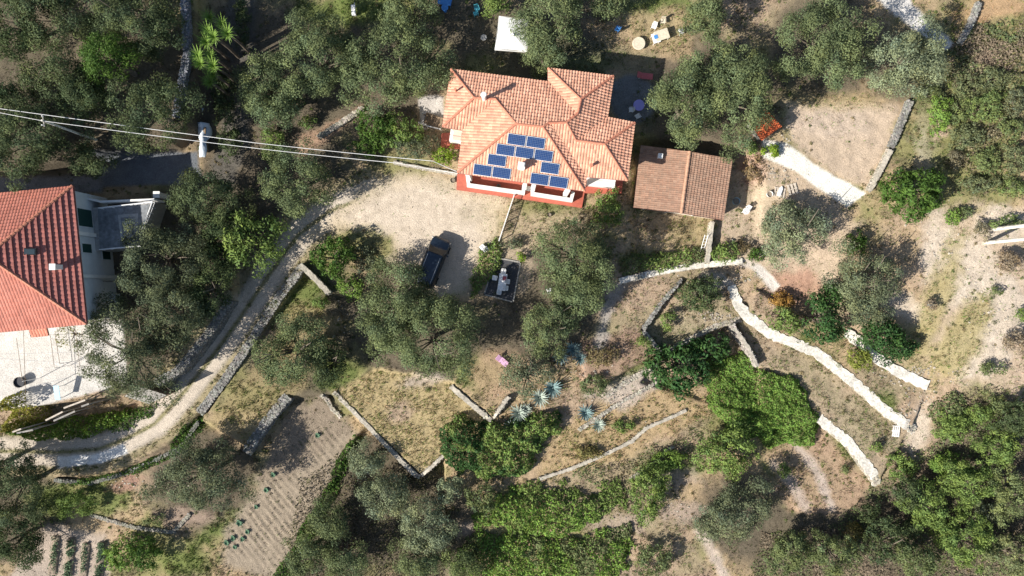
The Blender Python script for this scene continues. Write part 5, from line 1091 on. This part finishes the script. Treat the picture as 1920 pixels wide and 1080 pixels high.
make_chair(892, 24, 20, "turquoise chair in the shade left of the small light green tree", 'cyan'); make_chair(894, 15, 200, "turquoise chair behind another in the shade at the top", 'cyan')
make_chair(1158, 53, 60, "blue chair lost in the deep lawn shade", 'blue')
# gazebo
g = G(952, 68, 2.5); t = thing('gazebo', "white canvas gazebo partly under the olive tree north of the villa", 'gazebo', (g.x, g.y, g.z)); cs = [P(*q, 2.4) for q in [(936,35),(990,42),(988,101),(928,97)]]; cs = [Vector((c.x - g.x, c.y - g.y, 2.4)) for c in cs]; top = sum(cs, Vector()) / 4 + Vector((0, 0, .55)); V = []; F = []
N8 = 8
for i in range(4):
    a, b = cs[i], cs[(i + 1) % 4]; n0 = len(V)
    for r_ in range(N8 + 1):
        for k in range(N8 + 1):
            f = r_ / N8; q = a.lerp(b, k / N8); p = q.lerp(top, f); p.z -= .10 * math.sin(f * math.pi) * .6; sag = .05 * math.sin(k / N8 * math.pi) * (1 - f); p = p.lerp(Vector((top.x, top.y, p.z)), sag); V.append(p)
    for r_ in range(N8):
        for k in range(N8): s = n0 + r_ * (N8 + 1) + k; F.append([s, s + 1, s + N8 + 2, s + N8 + 1])
MB().add(V, F).build('canopy', 'canvas', t, smooth=True); m = MB()
for i in range(4): a, b = cs[i], cs[(i + 1) % 4]; d = b - a; c = (a + b) / 2; m.box((c.x, c.y, c.z - .13), (d.length, .02, .26), math.atan2(d.y, d.x))
m.build('valance', 'canvas', t)
for c in cs: MB().cyl((c.x * .97, c.y * .97, 0), (c.x * .97, c.y * .97, 2.4), .035).build('pole', 'metal', t)
# loungers and small things
def lounger(px, py, rot, label, cloth, l=1.8):
    g = G(px, py, .4); t = thing('sun_lounger', label, 'sun lounger', g, R(rot)); MB().box((0, -.25, .33), (.62, l * .66, .07)).build('cushion', cloth, t, bevel=.02); MB().box((0, l * .30, .5), (.62, l * .34, .07), 0, R(32)).build('backrest', cloth, t, bevel=.02)
    for x in (-1, 1):
        for y in (-.7, .55): MB().cyl((x * .27, y, 0), (x * .27, y, .32), .025).build('leg', 'white', t)
lounger(1209, 142, 84, "red covered sun lounger in the villa's shade at the olive's edge", 'rose'); lounger(941, 676, 50, "pink covered lounger on the bare earth above the golden terrace", 'pink', 1.5)
def bucket(px, py, r, h, label, mat, name, cat, z=None):
    g = G(px, py, h); t = thing(name, label, cat, g if z is None else (P(px, py, z + h).x, P(px, py, z + h).y, z)); MB().cyl((0, 0, 0), (0, 0, h), r * .8, r, 20, False).cyl((0, 0, .01), (0, 0, .03), r * .78, r * .78, 20).build('tub', mat, t); MB().cyl((0, 0, h - .03), (0, 0, h + .01), r * 1.07, r * 1.07, 20, False).build('rim', mat, t); MB().cyl((0, 0, h * .6), (0, 0, h * .7), r * .9, r * .92, 20).build('filling', 'soil' if h < .5 else mat, t)
bucket(935, 349, .22, .3, "turquoise tub on the villa's red terrace", 'cyan', 'flower_tub', 'tub', .3); bucket(1381, 377, .38, .42, "sky blue basin in the shed's shadow", 'skyblue', 'basin', 'basin'); bucket(849, 338, .26, .35, "dark green flower pot at the corner of the red terrace", 'shutter', 'flower_pot', 'pot'); bucket(1030, 403, .2, .35, "small grey pot in the round green patch below the red terrace", 'metal', 'flower_pot', 'pot')
bucket(1372, 452, .16, .25, "pale bucket on the dry ground below the white chair", 'white', 'bucket', 'bucket'); bucket(35, 717, .55, .6, "round dark planter in the white courtyard", 'deck', 'planter', 'planter')
bucket(1444, 364, .3, .4, "white tub beside the wooden pallets", 'white', 'tub', 'tub')
def pallet(px, py, rot, label, w=1.2, l=1.0, n=5, mat='pale_wood'):
    g = G(px, py); t = thing('pallet', label, 'pallet', g, R(rot)); m = MB()
    for k in range(n): m.box((-w / 2 + w * (k + .5) / n, 0, .125), (w / n * .62, l, .025))
    m.build('boards', mat, t); m = MB()
    for y in (-.45, 0, .45): m.box((0, y * l, .055), (w, .09, .11))
    m.build('bearers', mat, t)
pallet(1461, 361, -10, "wooden pallet with a white sack beside the white tub"); pallet(1485, 355, 15, "three loose pale beams laid as a pallet right of the sack", 1.1, 1.1, 3); pallet(1679, 808, -5, "weathered pallet at the lower end of the long white wall", .8, 1.2, 4, 'white')
g = G(1461, 360); t = thing('sack', "white sack lying on the wooden pallet", 'sack', (g.x, g.y, g.z + .14), R(70)); MB().box((0, 0, .09), (.9, .4, .18)).build('sack_body', 'white', t, bevel=.08); MB().box((.5, 0, .1), (.14, .2, .1)).build('tied_end', 'white', t, bevel=.03)
# ladder leaning on the thin white wall
g = G(1317, 455); t = thing('ladder', "white ladder leaning on the thin white wall below the shed", 'ladder', g); m = MB(); a = P(1316, 472, g.z); b = P(1325, 440, g.z + 1.3)
for dx in (-.17, .17): m.cyl((a.x + dx - g.x, a.y - g.y, 0), (b.x + dx - g.x, b.y - g.y, 1.3), .03)
m.build('rails', 'white', t); m = MB()
for k in range(6): f = (k + .5) / 6; m.cyl((a.x - .17 - g.x + (b.x - a.x) * f, a.y - g.y + (b.y - a.y) * f, 1.3 * f), (a.x + .17 - g.x + (b.x - a.x) * f, a.y - g.y + (b.y - a.y) * f, 1.3 * f), .02, n=6)
m.build('rungs', 'white', t)
# garden fence with its lattice
fa, fb = G(964, 368), G(936, 452); t = thing('garden_fence', "white railed lattice fence running down from the red terrace", 'fence', fa); d = fb - fa; ang = math.atan2(d.y, d.x); m = MB(); c = (fa + fb) / 2 - fa; c.z = 0
m.box((c.x, c.y, 1.12), (d.length, .07, .06), ang).box((c.x, c.y, .12), (d.length, .05, .05), ang); m.build('rails', 'white', t)
for k in range(6): p = d * (k / 5); MB().box((p.x, p.y, .5), (.08, .08, 1.25), ang).build('post', 'white', t)
m = MB(); L = d.length; dn = d.normalized(); N_ = int(L / .22)
for k in range(-5, N_ + 1):
    for s in (1, -1):
        x0, x1 = k * .22, k * .22 + .98; 
        if s < 0: x0, x1 = x1, x0
        z0, z1 = .12, 1.1; lo_, hi_ = min(x0, x1), max(x0, x1)
        if lo_ < 0 or hi_ > L: continue
        m.cyl(dn * x0 + Vector((0, 0, z0)), dn * x1 + Vector((0, 0, z1)), .018, n=5)
m.build('lattice', 'pale_wood', t)
# ---------------------------------------------------------------- poles, wires
def pole(px, py, h, label, mat='grey_wood', r=.14, arm=False):
    g = G(px, py); t = thing('utility_pole', label, 'utility pole', g); MB().tube([(0, 0, -.5), (0, 0, h * .5), (0, 0, h)], [r * 1.2, r, r * .75], 10).build('shaft', mat, t)
    if arm: MB().box((0, 0, h - .25), (1.0, .09, .09), R(100)).build('crossarm', 'grey_wood', t); MB().cyl((0, .4, h - .2), (0, .4, h), .05).cyl((0, -.4, h - .2), (0, -.4, h), .05).build('insulators', 'white', t)
    return g
g = pole(180, 262, 8.0, "pale utility pole standing in the upper left grove, carrying a wire", 'cement', .12, True)
pole(1849, 455, 11.5, "lower of the two pale poles leaning out at the right edge", 'cement', .17); pole(1862, 430, 11.5, "upper of the two pale poles leaning out at the right edge", 'cement', .17)
def wire(pts, label, r=.024):
    q = [P(a, b, z) for a, b, z in pts]; t = thing('power_line', label, 'wire', q[0], 0); out = []
    for i in range(len(q) - 1):
        for k in range(24): f = k / 24; p = q[i].lerp(q[i + 1], f); p.z -= .5 * 4 * f * (1 - f) * .5; out.append(p - q[0])
    out.append(q[-1] - q[0]); MB().tube(out, r, 5).build('cable', 'white', t)
pt = Vector((g.x, g.y, g.z + 7.8))
wire([(-200,176,11),(480,268,7.5),(812,302,5.6),(858,322,4.9)], "upper of the two wires crossing the left side to the villa")
k0 = ((pt.x) / ((CAM_H - pt.z) / CAM_H / PXM) + 960, 540 - pt.y / ((CAM_H - pt.z) / CAM_H / PXM))
wire([(k0[0], k0[1], pt.z), (480,278,7.2), (748,306,5.4), (858,325,4.8)], "lower of the two wires, running from the grove pole to the villa")
wire([(-200,172,11), (k0[0], k0[1], pt.z + .05)], "short wire from the left edge to the grove pole", .018)
# ---------------------------------------------------------------- courtyard, tarp and junk on the left
g = G(388, 262); t = thing('tarpaulin', "pale blue white tarpaulin draped over things beside the lane", 'tarpaulin', g); rg = np.random.default_rng(8); V = []; F = []; nx, ny = 8, 22
for j in range(ny + 1):
    for i in range(nx + 1):
        f = j / ny; wd = .55 + .75 * math.sin(min(1, (f - .45) * 1.9) * math.pi * .75) if f > .45 else .55 + .12 * math.sin(f * 8); u = (i / nx - .5) * wd * 1.2; V.append((u + .15 * math.sin(f * 5) - .1, (f - .55) * 3.6, 1.0 + .25 * math.sin(f * 6) - abs(u) ** 1.5 * 1.1 + rg.normal(0, .035)))
for j in range(ny):
    for i in range(nx): a = j * (nx + 1) + i; F.append([a, a + 1, a + nx + 2, a + nx + 1])
o = MB().add(V, F).build('sheet', 'tarp', t, smooth=True); so = o.modifiers.new('thickness', 'SOLIDIFY'); so.thickness = .012; MB().box((-.05, -.1, .34), (.42, 2.5, .68)).build('covered_crates', 'wood', t, bevel=.03)
for q in [(362,240,1.2,.9,30,"grey board leaning among the junk left of the tarpaulin",'grey_wood'),(352,262,1.0,.8,-20,"dark board lying left of the tarpaulin",'wood'),(372,215,1.6,.5,60,"blue grey sheet lying above the tarpaulin",'tarp')]:
    g = G(q[0], q[1]); t = thing('board', q[5], 'board', (g.x, g.y, g.z + .12), R(q[4])); MB().box((0, 0, .05), (q[2], q[3], .035), 0, R(8)).build('panel', q[6], t); MB().box((0, 0, -.04), (q[2] * .9, .07, .1)).build('batten', 'wood', t)
g = G(294, 365, 2.4); t = thing('garden_chimney', "white topped oven chimney behind the tiled side terrace", 'chimney', g); MB().box((0, 0, 1.2), (.5, .5, 2.4)).build('shaft', 'white_wall', t); MB().box((0, 0, 2.45), (.66, .66, .1)).build('cap', 'white_wall', t)
# wire pergola over the courtyard
t = thing('pergola', "thin wire pergola over the white courtyard of the left house", 'pergola', G(60, 690)); PZ = 2.9; bx = t.location
def pg(a, b): p = P(a, b, PZ); return Vector((p.x - bx.x, p.y - bx.y, PZ - bx.z))
m = MB()
for a, b in [((31,634),(42,715)),((44,618),(48,740)),((94,627),(102,690)),((103,625),(112,682)),((141,617),(150,690))]: m.cyl(pg(*a), pg(*b), .022, n=6)
m.build('beams', 'wood', t); m = MB()
for a, b in [((0,664),(150,660)),((0,672),(150,682)),((48,728),(125,708))]: m.cyl(pg(*a), pg(*b), .015, n=5)
m.build('wires', 'metal', t)
for a in [(42,715),(48,740),(102,690),(112,682),(150,690)]: p = pg(*a); MB().cyl((p.x, p.y, .3 - bx.z), (p.x, p.y, p.z), .035, n=8).build('post', 'white', t)
shrub(130, 630, 22, 26, 3.6, (.20,.20,.05), "thin climbing vine on the wire pergola", 'vine', 'vine', dens=.22)
g = G(108, 736, 1.0); t = thing('shade_panel', "pale turquoise panel hanging at the courtyard edge", 'panel', g); MB().box((0, 0, 1.1), (.55, 1.5, .05), 0, R(12)).build('panel_sheet', 'skyblue', t); MB().cyl((0, .6, 0), (0, .6, 1.2), .04).cyl((0, -.6, 0), (0, -.6, .95), .04).build('posts', 'white', t)
for i, (a, b, L_) in enumerate([((86,788),(118,772),0), ((101,789),(141,771),0), ((24,810),(40,804),0), ((32,812),(62,806),0), ((120,765),(160,750),0), ((153,762),(167,757),0)]):
    p, q = P(*a, 2.2), P(*b, 2.2); t = thing('beam', ["pale beam lying over the bright hedge, upper of the long pair", "grey beam lying over the bright hedge, lower of the long pair", "short pale beam in the yellow vine hedge", "grey plank below the short pale beam in the vine hedge", "beam at the corner of the ragged courtyard olive", "stub of beam right of the bright hedge's long pair"][i], 'beam', p); d = q - p
    MB().box(d / 2, (d.length, .16, .12), math.atan2(d.y, d.x)).build('timber', 'pale_wood' if i % 2 == 0 else 'grey_wood', t)
    for f in (.1, .9): c = p.lerp(q, f); gz = ground_z(c.x, c.y); MB().cyl((d.x * f, d.y * f, gz - p.z), (d.x * f, d.y * f, -.05), .05).build('support', 'grey_wood', t)
# beam shed in the garden: small white dots, stones on the orchard lawn
g = G(661, 16, .8); t = thing('garden_bench', "pale grey garden seat on the green lawn at the top", 'bench', g, R(95)); MB().box((0, 0, .42), (1.1, .42, .05)).build('seat', 'white', t, bevel=.01); MB().box((0, -.22, .7), (1.1, .04, .4), 0, R(8)).build('backrest', 'white', t, bevel=.01)
for x in (-.45, .45): MB().box((x, 0, .2), (.06, .4, .4)).build('leg', 'white', t)
